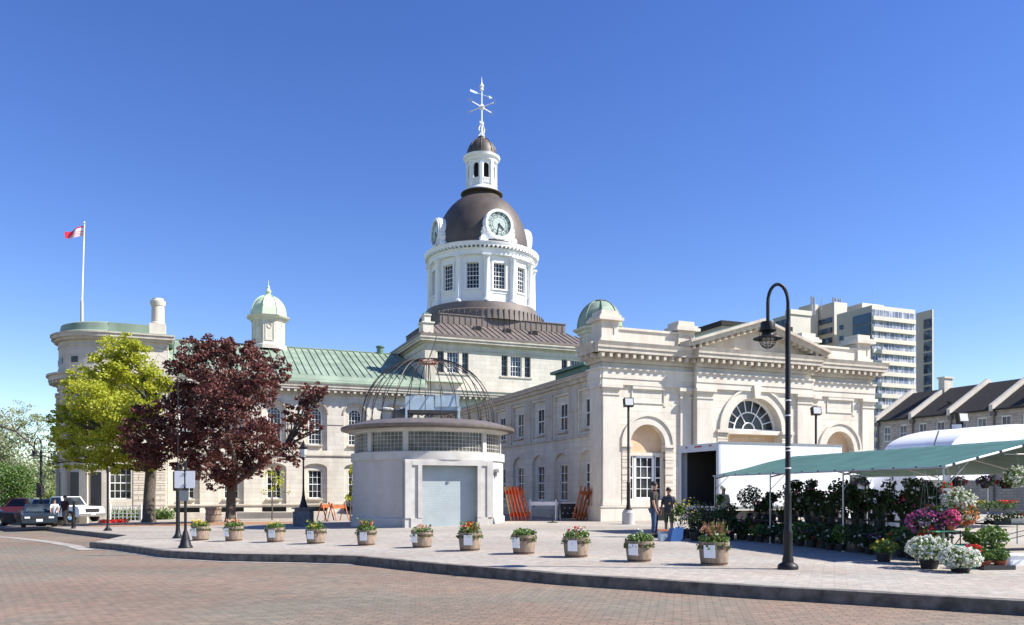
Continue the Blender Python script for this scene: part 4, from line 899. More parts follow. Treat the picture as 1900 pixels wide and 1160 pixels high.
# ------------------------------------------------------------------ row of stone houses on the far side of the square
RH = [17.86 - 3.72 * i for i in range(8)]
for i in range(7):
    v1, v0 = RH[i], RH[i + 1]
    h = thing('row_house', 'stone row house, %s' % ('farthest, against the market pavilion', 'second from the pavilion, its chimney at the ridge', 'third from the pavilion, behind the cluster of floodlights', 'fourth from the pavilion, at the right edge', 'fifth from the pavilion, beyond the right edge', 'sixth from the pavilion, beyond the right edge', 'seventh from the pavilion, beyond the right edge')[i], 'house', U(38, v0), BROT, 'row houses across the square')
    w = v1 - v0; wall = MB(); P = side(0); hs2 = []
    for c in (w * .27, w * .73):
        for z0, z1 in ((5.95, 7.35), (3.2, 4.9)): hs2.append((c, z0, z1))
    wall.tess(P, rect(0, w, -.5, 7.9), [rect(c - .42, c + .42, a, b) for c, a, b in hs2])
    for c, a, b in hs2: wall.rev(P, rect(c - .42, c + .42, a, b), 0, -.2); window(h, P, 's', 'w', c, .84, a, b, 2, 2, .12, pane='curtain', bw=.03, rim=.09)
    wall.box(0, 8.4, -.01, 0, -.5, 7.9); wall.box(0, 8.4, w, w + .01, -.5, 7.9); wall.poly([(0, .0, 7.9), (8.4, .0, 7.9), (4.2, .0, 10.55)]); wall.poly([(0, w - .02, 7.9), (8.4, w - .02, 7.9), (4.2, w - .02, 10.55)]); fixn(wall.build('wall', 'brickt', h))
    mb = MB(); mb.poly([(-.2, .15, 7.92), (-.2, w - .15, 7.92), (4.2, w - .15, 10.62), (4.2, .15, 10.62)]); mb.poly([(4.2, .15, 10.62), (4.2, w - .15, 10.62), (8.6, w - .15, 7.9), (8.6, .15, 7.9)]); mb.box(-.3, -.12, .1, w - .1, 7.8, 7.92); mb.build('roof', 'slate', h)
    mb = MB()
    for s in ((w - .16, w + .16),) + (((-.16, .16),) if i == 6 else ()):
        P2 = lambda x, z, d=0.: (x, s[0] + d, z)
        mb.prism4(P2, [(-.35, 7.75), (-.35, 8.25), (4.2, 11.0), (4.2, 10.5)], 0, .3); mb.prism4(P2, [(4.2, 10.5), (4.2, 11.0), (8.6, 8.2), (8.6, 7.7)], 0, .3)
    mb.build('parapet', 'trim', h)
    mb = MB(); mb.tube([(-.12, w - .1, 7.8), (-.12, w - .1, 0)], .07, 6); mb.bx((-.15, w - .1, 7.55), (.3, .34, .35)); mb.build('downpipe', 'roofgrey', h)
    if i in (1, 4):
        mb = MB(); mb.box(3.5, 4.5, w - .25, w + .35, 10.2, 11.45); mb.box(3.4, 4.6, w - .35, w + .45, 11.45, 11.6); mb.build('chimney', 'trim', h)
    mb = MB(); mb.box(1.2, 2.0, w * .3, w * .3 + .25, 9.0, 9.1); mb.build('skylight', 'dark', h) if i % 2 else None

# ------------------------------------------------------------------ apartment tower far off
AT = thing('apartment_tower', 'tall cream concrete apartment block with dark glass bays rising behind the pavilion', 'apartment block', Vector((0, 0, 0)))
def tower(px, d, lx, rx, top, facez='beige', sidez='beiged', bands=False, sglass=False, fl=2.8, z0=-1, front_w=False, nm='wall'):
    """corner at pixel px, depth d; side (-u) face runs back to pixel lx, lit front runs right to pixel rx"""
    r = (px - 950) / 1480; X, Y = r * d, d; rl, rr = (lx - 950) / 1480, (rx - 950) / 1480
    tv = (X - rl * Y) / (BS + rl * BC) if lx < px else 1.; tu = (rr * Y - X) / (BC - rr * BS) if rx > px else 1.
    zt = EYE + (912 - top) / 1480 * d; loc = Vector((X, Y, 0))
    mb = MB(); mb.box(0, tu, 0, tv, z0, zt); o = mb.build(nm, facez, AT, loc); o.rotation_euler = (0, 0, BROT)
    mb = MB(); mb.box(-.06, 0, .05, tv, z0, zt - .1); o2 = mb.build(nm, sidez, AT, loc); o2.rotation_euler = (0, 0, BROT)  # thin darker sheet puts the shade into the side face's colour
    def sub(mb_, n_, m_):
        o_ = mb_.build(n_, m_, AT, loc); o_.rotation_euler = (0, 0, BROT); return o_
    return tu, tv, zt, sub
tu, tv, zt, sub = tower(1618, 202, 1553, 1698, 566)
fl = 2.8; P = front(0); k = 0; z = zt - 1.0
while z > 8:
    mb = MB(); mb.prism4(P, rect(.05, tu - .3, z - 1.75, z - .05), 0, .03); rnd = random.Random(k); x = .3
    bo_ = sub(mb, 'balcony_glazing', 'bal')
    mb = MB(); mb.prism4(P, rect(0, tu, z - 2.8, z - 1.75), 0, .55); x = 1.0
    sub(mb, 'balcony_front', 'beige')
    mb = MB()
    while x < tu - .5:
        mb.bar(P, (x, z - 1.75), (x, z - .05), .09, .02, .1); x += rnd.choice((.9, 1.3, 1.8))
    sub(mb, 'mullion', 'white'); z -= fl; k += 1
mb = MB(); sd_ = side(0)
for q in range(4): mb.prism4(sd_, rect(.3, tv * .5, zt - 2.0 - fl * (q + 1) + .35, zt - 1.9 - fl * q), .06, .5)
sub(mb, 'glass_bay', mat('dark blue bay glass', (.05, .085, .13), .1, var=.3, scale=.5))
mb = MB()
for q in range(6): mb.prism4(sd_, rect(tv * .8, tv * .92, zt - 4.4 - fl * q, zt - 3.2 - fl * q), .04, .12)
sub(mb, 'window', 'glassb')
tu, tv, zt, sub = tower(1730, 197, 1700, 1732, 574, nm='wall')
mb = MB(); q = 0
while zt - 2.5 - q * fl > 6: mb.prism4(sd_, rect(.1, tv * .5, zt - 2.2 - fl * (q + 1) + .5, zt - 2.2 - fl * q), .05, .2); q += 1
sub(mb, 'glass_bay', 'glassb')
tu, tv, zt, sub = tower(1548, 222, 1515, 1572, 560)
mb = MB()
for q in range(5): mb.prism4(sd_, rect(tv * .1, tv * .95, zt - 5.6 - fl * q, zt - 4.2 - fl * q), .05, .5)
sub(mb, 'window', 'glassb')
tu, tv, zt, sub = tower(1505, 226, 1482, 1518, 564)
tu, tv, zt, sub = tower(1467, 218, 1434, 1504, 582)
mb = MB()
for q in range(6): mb.prism4(sd_, rect(tv * .05, tv * .95, zt - 1.2 - fl * q - 2.2, zt - 1.2 - fl * q), .05, .3)
sub(mb, 'glass_bay', 'glassb')
mb = MB(); mb.prism4(front(0), rect(-.2, tu + .2, zt - .1, zt + 1.2), -2, .3); sub(mb, 'parapet', 'beige')
tower(1600, 214, 1572, 1640, 562, 'beige')
for px, w, h in ((1506, 7, 16), (1546, 7, 14), (1556, 6, 12), (1524, 3, 10), (1619, 1, 30), (1478, 1, 22)):
    b = A(px, 566, 224); mb = MB(); mb.tube([(0, 0, -3), (0, 0, h * .151)], w * .04, 8); mb.build('roof_stack' if w > 1 else 'aerial', 'galv', AT, b)
    if w > 5: mb = MB(); mb.tube([(w * .1, 0, -3), (w * .1, 0, h * .14)], w * .04, 8); mb.build('roof_stack', 'galv', AT, b)
# low dark building seen between pavilion roof and tower
lb = thing('office_block', 'low dark roofed block just left of the apartment tower behind the pediment', 'building', A(1340, 604, 150) - Vector((0, 0, 0)), BROT)
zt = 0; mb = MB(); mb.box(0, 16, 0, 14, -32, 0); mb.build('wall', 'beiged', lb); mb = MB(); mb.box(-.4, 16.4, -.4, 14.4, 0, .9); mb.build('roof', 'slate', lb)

# ------------------------------------------------------------------ trees
def limb(mb, p, q, r0, r1, rnd, n=5, sag=0.):
    p, q = Vector(p), Vector(q); L = (q - p).length; pts = []
    for i in range(n + 1):
        t = i / n; o = Vector((rnd.uniform(-1, 1), rnd.uniform(-1, 1), rnd.uniform(-.6, .6))) * L * .045 * (1 if 0 < i < n else 0)
        pts.append(p.lerp(q, t) + o + Vector((0, 0, sag * L * 4 * t * (1 - t))))
    mb.tube(pts, [r0 + (r1 - r0) * i / n for i in range(n + 1)], 7); return pts
def big_tree(name, label, base, d, blobs, top, trunk_r, leafm, nleaf, size, seed, depthr=3.2, fork=.35):
    """blobs: clumps as photo-plane ellipses at depth d, each pushed forward or back inside the crown"""
    rnd = random.Random(seed); t = thing(name, label, 'tree', base)
    s = d / 1480; B = []
    xc = sum(b[0] for b in blobs) / len(blobs); yc = sum(b[1] for b in blobs) / len(blobs)
    for x, y, r in blobs:
        off = math.hypot((x - xc) / 1.1, y - yc) * s; lim = math.sqrt(max(.2, depthr ** 2 - min(off, depthr) ** 2))
        for rep in range(2 if r > 22 else 1):
            dy = rnd.uniform(-.9, .9) * lim if rep == 0 else -rnd.uniform(.2, .95) * lim * (1 if rnd.random() < .5 else -1)
            c = A(x, y, d) * ((d + dy) / d); c = Vector((c.x, d + dy, c.z)) - base; B.append((c, r * s * 1.22))
    wood = MB(); fk = Vector((top[0], 0, top[1]))
    pts = [(0, 0, -.3), (0.0, 0, .25), (top[0] * .3, .0, top[1] * .5), (top[0], 0, top[1])]
    wood.tube(pts, [trunk_r * 1.45, trunk_r, trunk_r * .88, trunk_r * .8], 12)
    L1 = []
    for k in range(7):
        tgt = B[rnd.randrange(len(B))][0]; m = fk.lerp(tgt, .6) + Vector((0, 0, .2)); pp = limb(wood, fk + Vector((0, 0, -.15)), m, trunk_r * .55, trunk_r * .22, rnd); L1 += pp[2:]
    L1.append(fk)
    for c, r in B:
        q = min(L1, key=lambda a: (a - c).length); limb(wood, q, c, trunk_r * .2, .02, rnd, 4)
        for _ in range(3): limb(wood, c.lerp(q, .25), c + Vector((rnd.gauss(0, 1), rnd.gauss(0, 1), rnd.gauss(0, .8))) * r * .6, .025, .008, rnd, 3)
    wood.build('trunk', 'bark', t)
    lv = MB(); tot = sum(r * r for c, r in B)
    for c, r in B:
        n = int(nleaf * r * r / tot); subs = [(c + inball(rnd) * r * .82, r * rnd.uniform(.22, .42)) for _ in range(max(5, int(r * 15)))]
        def fn():
            cc, rr_ = subs[rnd.randrange(len(subs))]; p = inball(rnd) * rr_; p.z *= .55; return cc + p
        leaves(lv, n, size, rnd, fn)
    lv.build('crown', leafm, t); return t
gb_ = [(218, 660, 34), (250, 650, 26), (262, 690, 34), (192, 690, 34), (150, 705, 24), (128, 722, 18), (225, 720, 34), (290, 715, 26), (320, 712, 14), (176, 742, 40), (232, 765, 38), (140, 765, 30), (110, 775, 16), (270, 760, 28), (180, 790, 42), (130, 815, 30), (212, 820, 38), (168, 842, 34), (125, 850, 22), (95, 778, 10), (102, 820, 12), (245, 846, 28), (205, 862, 22), (100, 858, 12), (240, 630, 14), (290, 860, 16), (118, 790, 22)]
t1 = onground(276, 52.5)
big_tree('maple_tree', 'yellow-green maple in fresh leaf, left of the purple maple', t1, 52.0, gb_, (.15, 3.6), .42, 'leafg', 34000, .165, 11, 3.0)
pb_ = [(352, 652, 22), (385, 648, 24), (425, 652, 26), (465, 658, 26), (500, 668, 22), (525, 690, 18), (335, 680, 26), (380, 690, 34), (430, 695, 36), (480, 700, 32), (510, 712, 20), (400, 735, 36), (455, 740, 36), (350, 735, 32), (495, 745, 18), (300, 775, 32), (262, 768, 22), (340, 790, 34), (390, 785, 36), (440, 790, 32), (485, 790, 28), (250, 810, 26), (295, 825, 34), (350, 835, 30), (400, 830, 30), (450, 830, 34), (500, 825, 26), (535, 790, 16), (560, 770, 16), (575, 745, 16), (592, 728, 14), (565, 722, 10), (600, 795, 7), (575, 800, 10), (535, 835, 22), (550, 852, 14), (500, 855, 22), (460, 865, 26), (420, 870, 26), (380, 870, 22), (340, 862, 20), (270, 850, 26), (300, 858, 18), (245, 838, 16), (398, 900, 13), (425, 893, 14), (360, 880, 14), (480, 878, 8), (355, 632, 10), (420, 634, 10), (460, 640, 10), (525, 672, 8), (604, 722, 8), (580, 735, 17), (592, 722, 14), (560, 748, 17), (545, 765, 18), (572, 768, 14), (556, 800, 13), (584, 790, 9), (240, 780, 14), (320, 752, 20)]
t2 = onground(428, 49.5)
big_tree('maple_tree', 'broad dark purple-leaved maple standing in the mulch bed', t2, 49.0, pb_, (.05, 2.4), .33, 'leafp', 44000, .165, 5, 3.6)
def small_tree(px, py, d, top, wpx, m, n, size, label, seed, group=None, stem=.05, sparse=.6, nm='sapling', dens=10, cat='tree'):
    rnd = random.Random(seed); b = onground(px, d) if py is None else A(px, py, d); H = EYE + (912 - top) / 1480 * d - b.z; W_ = wpx / 1480 * d / 2
    t = thing(nm, label, cat, b, 0, group); wd = MB(); wd.tube([(0, 0, -.1), (0, 0, H * .45), (.05 * W_, 0, H * .95)], [stem, stem * .8, stem * .2], 7); lv = MB(); cs_ = []
    for k in range(dens):
        z = H * rnd.uniform(1 - sparse, .97); a = rnd.uniform(0, 2 * PI); rr_ = W_ * rnd.uniform(.25, .95) * math.sin(PI * min(.95, (z / H - (1 - sparse)) / sparse * .8 + .15)) ** .5
        c = Vector((rr_ * math.cos(a), rr_ * math.sin(a), z)); limb(wd, (0, 0, z * .75), c, stem * .35, .008, rnd, 3); cs_.append((c, W_ * rnd.uniform(.25, .45)))
    def fn():
        c, r_ = cs_[rnd.randrange(len(cs_))]; p = inball(rnd) * r_; return c + p
    leaves(lv, n, size, rnd, fn); wd.build('trunk', 'bark', t); lv.build('crown', m, t); return t
small_tree(505, None, 52, 868, 60, 'leafg', 260, .13, 'thin young tree with sparse yellow leaves, left of the lantern post', 3, 'young trees by the city hall', dens=12)
small_tree(650, None, 46, 862, 34, 'leafg', 420, .13, 'thin leafy young tree tight against the left side of the round building', 4, 'young trees by the city hall', dens=10)
far = [(14, 105, 800, 150, 'leafs', 2600, .5, 'large loose grey-green tree at the left edge of the photo'), (62, 118, 868, 110, 'leafl', 2600, .45, 'rounded yellow-green tree behind the left street lamp'), (-40, 95, 770, 160, 'leafs', 2600, .5, 'tall grey-green tree just beyond the left edge'),
       (88, 140, 842, 80, 'leafs', 1500, .5, 'pale thin-leaved tree right of the street lamp, far off'), (22, 92, 862, 90, 'leafm', 2200, .34, 'mid-green bushy tree behind the red pickup'), (110, 128, 880, 70, 'leafl', 1500, .4, 'low yellow-green tree beside the end of the city hall'), (-10, 150, 850, 120, 'leafl', 1500, .6, 'far pale tree low at the left edge')]
for i, (px, d, top, w, m, n, sz, lab) in enumerate(far): small_tree(px, None, d, top, w, m, int(n * 2.2), sz * .62, lab, 20 + i, 'trees beyond the street at left', stem=.3, sparse=.82, nm='tree', dens=34)
# bare spring bough reaching right in front of the sky
rnd = random.Random(9); bt = thing('tree', 'nearly bare tree with one long bough arching down to the right beside the street lamp', 'tree', onground(-60, 70)); wd = MB(); lv = MB()
def loc_(px, py, d=70): return A(px, py, d) - onground(-60, 70)
tr_ = [Vector((0, 0, -.3)), loc_(-55, 880), loc_(-40, 820), loc_(0, 790)]; wd.tube(tr_, [.35, .3, .22, .14], 8)
bough = [loc_(0, 790), loc_(30, 800), loc_(55, 822), loc_(75, 843), loc_(100, 853), loc_(125, 862, 69)]; wd.tube(bough, [.14, .12, .10, .08, .06, .03], 7); ends = []
for b in ((20, 775), (45, 775), (62, 772), (80, 788), (100, 790), (30, 760), (5, 765), (50, 805), (85, 815), (115, 840), (70, 775), (88, 835), (105, 830), (110, 875), (95, 880), (12, 780), (38, 790)):
    e_ = loc_(b[0], b[1], 70 + rnd.uniform(-2, 2)); q = min(tr_[2:] + bough, key=lambda a: (a - e_).length); limb(wd, q, e_, .05, .012, rnd, 4); ends.append(e_)
    for _ in range(4): e2 = e_ + Vector((rnd.gauss(0, .7), rnd.gauss(0, .7), rnd.gauss(0, .4))); limb(wd, e_.lerp(q, .3), e2, .02, .008, rnd, 3); ends.append(e2)
wd.build('trunk', mat('pale bark', (.25, .22, .17), .9), bt)
def fn():
    e_ = ends[rnd.randrange(len(ends))]; p = inball(rnd) * .55; p.z *= .35; return e_ + p
leaves(lv, 2600, .14, rnd, fn); lv.build('crown', 'leafl', bt)
hd = MB(); rnd = random.Random(31)
def fn():
    x = rnd.uniform(-80, -22); return Vector((x, 105 + rnd.uniform(-4, 8) - x * .4, rnd.uniform(-1, 3.2 + math.sin(x) * .6)))
leaves(hd, 9000, .55, rnd, fn); ho = hd.build('shrubbery', 'leafl'); ho['kind'] = 'stuff'; tag(ho, 'low spring shrubbery along the far side of the street at left', 'shrubbery')

# ------------------------------------------------------------------ lamps, posts and signs
def gooseneck(label, px, d, H=5.6, head=-1, yaw=0., thick=1., straps=True):
    b = onground(px, d); t = thing('street_lamp', label, 'street lamp', b, yaw, 'black gooseneck street lamps'); k = thick
    mb = MB(); mb.lathe([(.27 * k, 0), (.27 * k, .05), (.24 * k, .10), (.15 * k, .14), (.15 * k, .2), (.125 * k, .26), (.12 * k, .7), (.13 * k, .74), (.095 * k, .8), (.09 * k, 1.45), (.105 * k, 1.5), (.07 * k, 1.58), (.07 * k, H - 1.05), (.05 * k, H - .95)], 20); mb.build('pole', 'black', t)
    mb = MB(); r = .20; c = (head * r, H - r - .02)
    pts = [(0, 0, H - 1.1)] + [(c[0] - head * r * math.cos(a), 0, c[1] - .35 + (r + .17) * math.sin(a) + .0) for a in [PI * i / 12 for i in range(13)]] + [(head * .40, 0, H - 1.0)]
    mb.tube(pts, .034, 8); mb.build('arm', 'black', t)
    hx = head * .40; mb = MB(); z = H - 1.0
    mb.lathe([(.0, z + .06), (.13, z + .05), (.14, z + .03), (.14, z - .10), (.165, z - .11), (.165, z - .13), (.11, z - .16), (.13, z - .22), (.20, z - .245), (.285, z - .275), (.29, z - .29), (.20, z - .27), (.12, z - .26), (0, z - .26)], 24, (hx, 0)); sh = mb.build('lamp_shade', 'black', t)
    mb = MB(); zb = z - .28
    for i in range(6): a = PI * i / 6; mb.tube([(hx + .17 * math.cos(q) * math.cos(a), .17 * math.cos(q) * math.sin(a), zb - .2 * math.sin(q)) for q in [PI * j / 10 for j in range(11)]], .006, 4)
    for q in (.35, .8): mb.tube([(hx + .17 * math.cos(q) * math.cos(a), .17 * math.cos(q) * math.sin(a), zb - .2 * math.sin(q)) for a in [2 * PI * i / 16 for i in range(17)]], .006, 4)
    for a in (0, PI / 2, PI, 1.5 * PI): mb.tube([(hx + .17 * math.cos(a), .17 * math.sin(a), zb), (hx + .15 * math.cos(a), .15 * math.sin(a), zb + .22), (hx + .11 * math.cos(a), .11 * math.sin(a), zb + .24)], .006, 4)
    mb.build('lamp_cage', 'black', sh)
    mb = MB(); mb.lathe([(.12 * math.cos(q), zb - .15 * math.sin(q)) for q in [PI / 2 * j / 8 for j in range(9)]], 16, (hx, 0)); mb.build('globe', M['globe'], sh)
    if straps:
        mb = MB()
        for zz in (2.35, 2.42, 3.05, 3.35, 2.0): mb.lathe([(.055, zz), (.062, zz + .003), (.062, zz + .022), (.055, zz + .025)], 14)
        mb.build('strap', 'white', t)
    return t
m_, t__, b__ = newmat('clear lamp globe'); b__.inputs['Base Color'].default_value = (.8, .8, .8, 1); b__.inputs['Roughness'].default_value = .08; b__.inputs['Alpha'].default_value = .35; M['globe'] = m_
gooseneck('tall black gooseneck street lamp in front of the flower stall, white straps round its pole', 1462, 15.9, 5.88, thick=.74)
gooseneck('small distant black gooseneck street lamp at far left behind the dark sedan', 76, 49.0, 5.6, straps=False)
mb = MB(); mb.bx((-.1, 0, 2.2), (.2, .2, .9)); mb.bx((.12, 0, 2.2), (.05, .3, .6)); o = mb.build('post_box', 'blackp', loc=onground(75, 48.8)); tag(o, 'dark control box strapped to the far left street lamp pole', 'control box')
def floodpost(label, px, py, d, top, heads=1, base=True, group='floodlight posts'):
    b = onground(px, d); H = EYE + (912 - top) / 1480 * d - b.z; t = thing('floodlight_post', label, 'floodlight', b, 0, group)
    if base: mb = MB(); mb.lathe([(.30, 0), (.30, .55), (.26, .6), (.24, .68), (0, .68)], 16); mb.build('footing', 'concrete', t)
    z0 = .68 if base else 0
    mb = MB(); mb.lathe([(.2, z0), (.2, z0 + .03), (.12, z0 + .06), (.11, z0 + .12), (.085, z0 + .3), (.08, 1.9), (.095, 1.95), (.06, 2.0), (.055, H - .2), (.03, H - .15)], 12); mb.build('pole', 'black', t)
    for k in range(heads):
        mb = MB(); a = R(20) + k * 1.6; c = (0, 0, H) if k == 0 else (.22 * (-1) ** k, .05, H - .45 * k)
        mb.bx(c, (.46, .24, .40), rx=R(-12), rz=R(10) - k * .5); hd_ = mb.build('lamp_head', 'black', t)
        mb = MB(); fx = Matrix.Translation(c) @ Matrix.Rotation(R(10) - k * .5, 4, 'Z') @ Matrix.Rotation(R(-12), 4, 'X')
        mb.add([fx @ Vector(p) for p in ((-.19, -.125, -.16), (.19, -.125, -.16), (.19, -.125, .16), (-.19, -.125, .16))], [(0, 1, 2, 3)]); mb.build('lens', 'lamp', hd_)
    return t
floodpost('black floodlight post on a round pale footing before the left arched window', 1166, 972, 37.6, 747)
floodpost('black floodlight post seen above the white truck, before the right arch', 1514, 960, 40.0, 763)
floodpost('post with a cluster of black floodlights rising in front of the row houses', 1785, 960, 34.0, 776, heads=3, base=False)
# slim posts
def post(name, label, cat, px, py, top, r=.05, base=.18, d=None, m='black', group=None, upper=None):
    b = G(px, py) if d is None else onground(px, d); H = EYE + (912 - top) / 1480 * b.y - b.z; t = thing(name, label, cat, b, 0, group); mb = MB()
    pr_ = [(base, 0), (base, .04), (base * .72, .10), (r * 1.35, .18 if base > .1 else .1), (r, .4)]
    if upper: pr_ += [(r, upper[0]), (upper[1], upper[0] + .05), (upper[1], H)]
    else: pr_ += [(r, H)]
    pr_.append((0, H + .01)); mb.lathe(pr_, 14); mb.build('pole', m, t); return t, b, H
t, b, H = post('utility_mast', 'black mast, thick below and thin above, left of the two blank signs', 'pole', 330, 999, 700, .075, .2, upper=(2.75, .018))
mb = MB(); mb.bx((-.06, -.02, 2.2), (.16, .2, .75)); mb.build('meter_box', 'blackp', t)
t, b, H = post('sign_post', 'slim black sign post with a bell-shaped foot carrying two blank white signs', 'sign post', 344, 1017, 856, .042, .12)
mb = MB(); mb.lathe([(.22, .0), (.21, .06), (.17, .1), (.13, .28), (.08, .46), (.05, .55), (.044, .6)], 16); mb.build('foot', 'black', t)
for sx in (-1, 1):
    P = lambda s, z, d=0.: (sx * .17 + s, -.05 - d, z + 2.12); mb = MB(); q = []
    for cx_, cz_, a0 in ((.11, .23, 0), (-.11, .23, PI / 2), (-.11, -.23, PI), (.11, -.23, 1.5 * PI)): q += [(cx_ + .035 * math.cos(a0 + PI / 2 * i / 4), cz_ + .035 * math.sin(a0 + PI / 2 * i / 4)) for i in range(5)]
    mb.prism(P, q, 0, .008); sg = mb.build('sign_plate', 'whitev', t)
mb = MB(); mb.bx((-.02, -.06, 1.62), (.28, .02, .32)); mb.build('notice_plate', 'grey', t)
for zz in (1.95, 2.3): mb = MB(); mb.bx((0, -.02, zz), (.12, .1, .03)); mb.build('bracket', 'grey', t)
post('slim_post', 'slim black post standing at the corner of the plaza before the white lattice fence', 'post', 200, 985, 868, .055, .2)
post('slim_post', 'thin dark post against the left flank of the green maple trunk', 'post', 262, 963, 868, .05, .3)
post('bollard', 'short black bollard at the kerb beside the walking man', 'bollard', 136, 981, 955, .09, .12)
post('bollard', 'taller black post right behind the walking man at the white pickup', 'post', 137, 979, 930, .07, .1)
# victorian lamp on a pedestal
b = onground(563, 40.5); t = thing('lantern_post', 'black Victorian lantern post on a dark stone pedestal before the city hall', 'lamp post', b)
mb = MB(); mb.box(-.42, .42, -.42, .42, -.1, .75); mb.box(-.36, .36, -.36, .36, .75, .88); mb.box(-.48, .48, -.48, .48, .88, .94); mb.build('pedestal', mat('dark grey granite', (.10, .11, .13), .6, var=.25, scale=6), t)
mb = MB(); mb.lathe([(.22, .94), (.2, 1.05), (.12, 1.3), (.07, 1.6), (.05, 1.9), (.042, 3.35), (.09, 3.4), (.03, 3.45)], 14); mb.build('pole', 'black', t)
mb = MB(); mb.lathe([(.10, 3.45), (.2, 3.95), (.22, 3.97), (.1, 4.15), (.05, 4.2), (.06, 4.25), (0, 4.38)], 6, smooth=False); la = mb.build('lantern', 'black', t)
mb = MB(); mb.lathe([(.115, 3.5), (.205, 3.9)], 6, smooth=False); mb.build('glass', 'lamp', la)
# litter bin, low wall, fence
b = G(396, 971); t = thing('litter_bin', 'brown slatted round litter bin left of the purple maple trunk', 'bin', b); mb = MB(); mb.lathe([(.42, 0), (.46, .1), (.44, .85), (.5, .88), (.48, .98), (.35, .98), (.33, .8), (0, .8)], 20); mb.build('body', 'wood', t); mb = MB()
for z in (.15, .5, .8): mb.lathe([(.462, z), (.475, z + .01), (.475, z + .05), (.46, z + .06)], 20)
mb.build('hoop', 'roofgrey', t)
a = onground(442, 55.5); c = onground(556, 55.5); mb = MB(); mb.bx(((a + c) / 2) + Vector((0, 0, .15)), ((c - a).length, .5, .5)); mb.bx(((a + c) / 2) + Vector((0, 0, .43)), ((c - a).length + .1, .6, .08)); o = mb.build('low_wall', 'trim'); tag(o, 'low pale stone wall behind the purple maple and the young tree', 'wall')
a = onground(205, 54.5); c = onground(262, 54.5); t = thing('lattice_fence', 'white lattice fence panels at the foot of the left pavilion', 'fence', a); L = (c - a).length; mb = MB()
for i in range(int(L / .28) + 1): mb.box(i * .28 - .02, i * .28 + .02, -.02, .02, 0, 1.1)
for z in (.1, .35, .6, .85, 1.08): mb.box(0, L, -.03, -.021, z - .02, z + .02)
mb.build('rail', 'white', t); mb = MB(); mb.tube([(L * .0, 0, 0), (0, 0, 1.25)], .05); mb.tube([(L, 0, 0), (L, 0, 1.25)], .05); mb.build('post', 'white', t)
rnd = random.Random(6); mb = MB(); p, q = G(186, 971), G(236, 970)
def fn(): v = p.lerp(q, rnd.random()); return v + Vector((0, rnd.uniform(-.4, .4), rnd.uniform(.02, .22)))
leaves(mb, 900, .09, rnd, fn); o = mb.build('flower_bed', 'fr'); o['kind'] = 'stuff'; tag(o, 'strip of low red flowers at the foot of the lattice fence', 'flower bed')
rnd = random.Random(16); mb = MB(); p, q = onground(205, 58.5), onground(320, 58.5)
def fn(): v = p.lerp(q, rnd.random()); return v + Vector((0, rnd.uniform(-.5, .5), rnd.uniform(.02, .9) * (rnd.random() ** .5)))
leaves(mb, 3500, .14, rnd, fn); o = mb.build('shrubbery', 'leafm'); o['kind'] = 'stuff'; tag(o, 'low green planting at the wall foot behind the green maple', 'shrubbery')

# ------------------------------------------------------------------ half-barrel planters
def barrel(seed, tall, cols, label, loc, k, leafm='leafm', dn_=1.):
    rnd = random.Random(seed); t = thing('barrel_planter', label, 'planter', loc, rnd.uniform(-.35, .3), 'half-barrel planters along the kerb')
    mb = MB(); ns = 18; vs = []; pr_ = [(.262, 0), (.285, .12), (.302, .26), (.31, .41)]
    mb.lathe([(r, z) for r, z in pr_] + [(.285, .41), (.28, .36)], 54); mb.build('staves', 'wood', t)
    mb = MB()
    for z, r in ((.02, .264), (.29, .305)): mb.lathe([(r + .001, z), (r + .007, z + .004), (r + .010, z + .055), (r + .002, z + .06)], 36)
    mb.build('hoop', 'hoop', t)
    mb = MB(); mb.lathe([(.28, .36), (0, .375)], 24); mb.build('soil', 'soil', t)
    mb = MB()
    def fn():
        p = inball(rnd); return Vector((p.x * .36, p.y * .36, .42 + max(-.04, p.z * .13) - (.10 if p.x * p.x + p.y * p.y > .8 else 0)))
    leaves(mb, int(520 * dn_), .06, rnd, fn)
    for i in range(int(26 * dn_)):
        a = rnd.uniform(0, 2 * PI); r = rnd.uniform(.0, .22); h = tall * rnd.uniform(.5, 1); p = Vector((r * math.cos(a), r * math.sin(a), .38)); q = p + Vector((rnd.gauss(0, .08), rnd.gauss(0, .08), h)); mb.tube([p, p.lerp(q, .6), q], [.004, .004, .002], 3)
        for _ in range(7):
            w = p.lerp(q, rnd.uniform(.4, 1)); leaves(mb, 1, .055, rnd, lambda: w + inball(rnd) * .03)
    mb.build('foliage', leafm, t)
    for ci, (cm, n_) in enumerate(cols):
        mb = MB(); cs_ = [Vector((math.cos(a) * r, math.sin(a) * r, .47 + rnd.uniform(0, .10 + tall * .25))) for a, r in [(rnd.uniform(0, 2 * PI), rnd.uniform(0, .29)) for _ in range(n_)]]
        leaves(mb, n_ * 9, .042, rnd, lambda: cs_[rnd.randrange(n_)] + inball(rnd) * .028); mb.build('blossoms', cm, t)
    mb = MB(); a = R(-112); n = Vector((math.cos(a), math.sin(a), 0)); tg = Vector((-math.sin(a), math.cos(a), 0)); q = []
    for s, z, rr in ((-.115, .14, .306), (.115, .14, .306), (.115, .36, .325), (-.115, .36, .325)): q.append(n * rr + tg * s + Vector((0, 0, z)))
    mb.add([*q, *[v + n * .006 for v in q]], [(0, 1, 2, 3), (7, 6, 5, 4), (0, 4, 5, 1), (1, 5, 6, 2), (2, 6, 7, 3), (3, 7, 4, 0)]); mb.build('notice', 'whitev', t)
    t.scale = (k * rnd.uniform(.96, 1.04), k, k * rnd.uniform(1.12, 1.25)); return t
M['hoop'] = mat('rusty barrel hoop', (.09, .055, .04), .6, var=.35, scale=8, metal=.3)
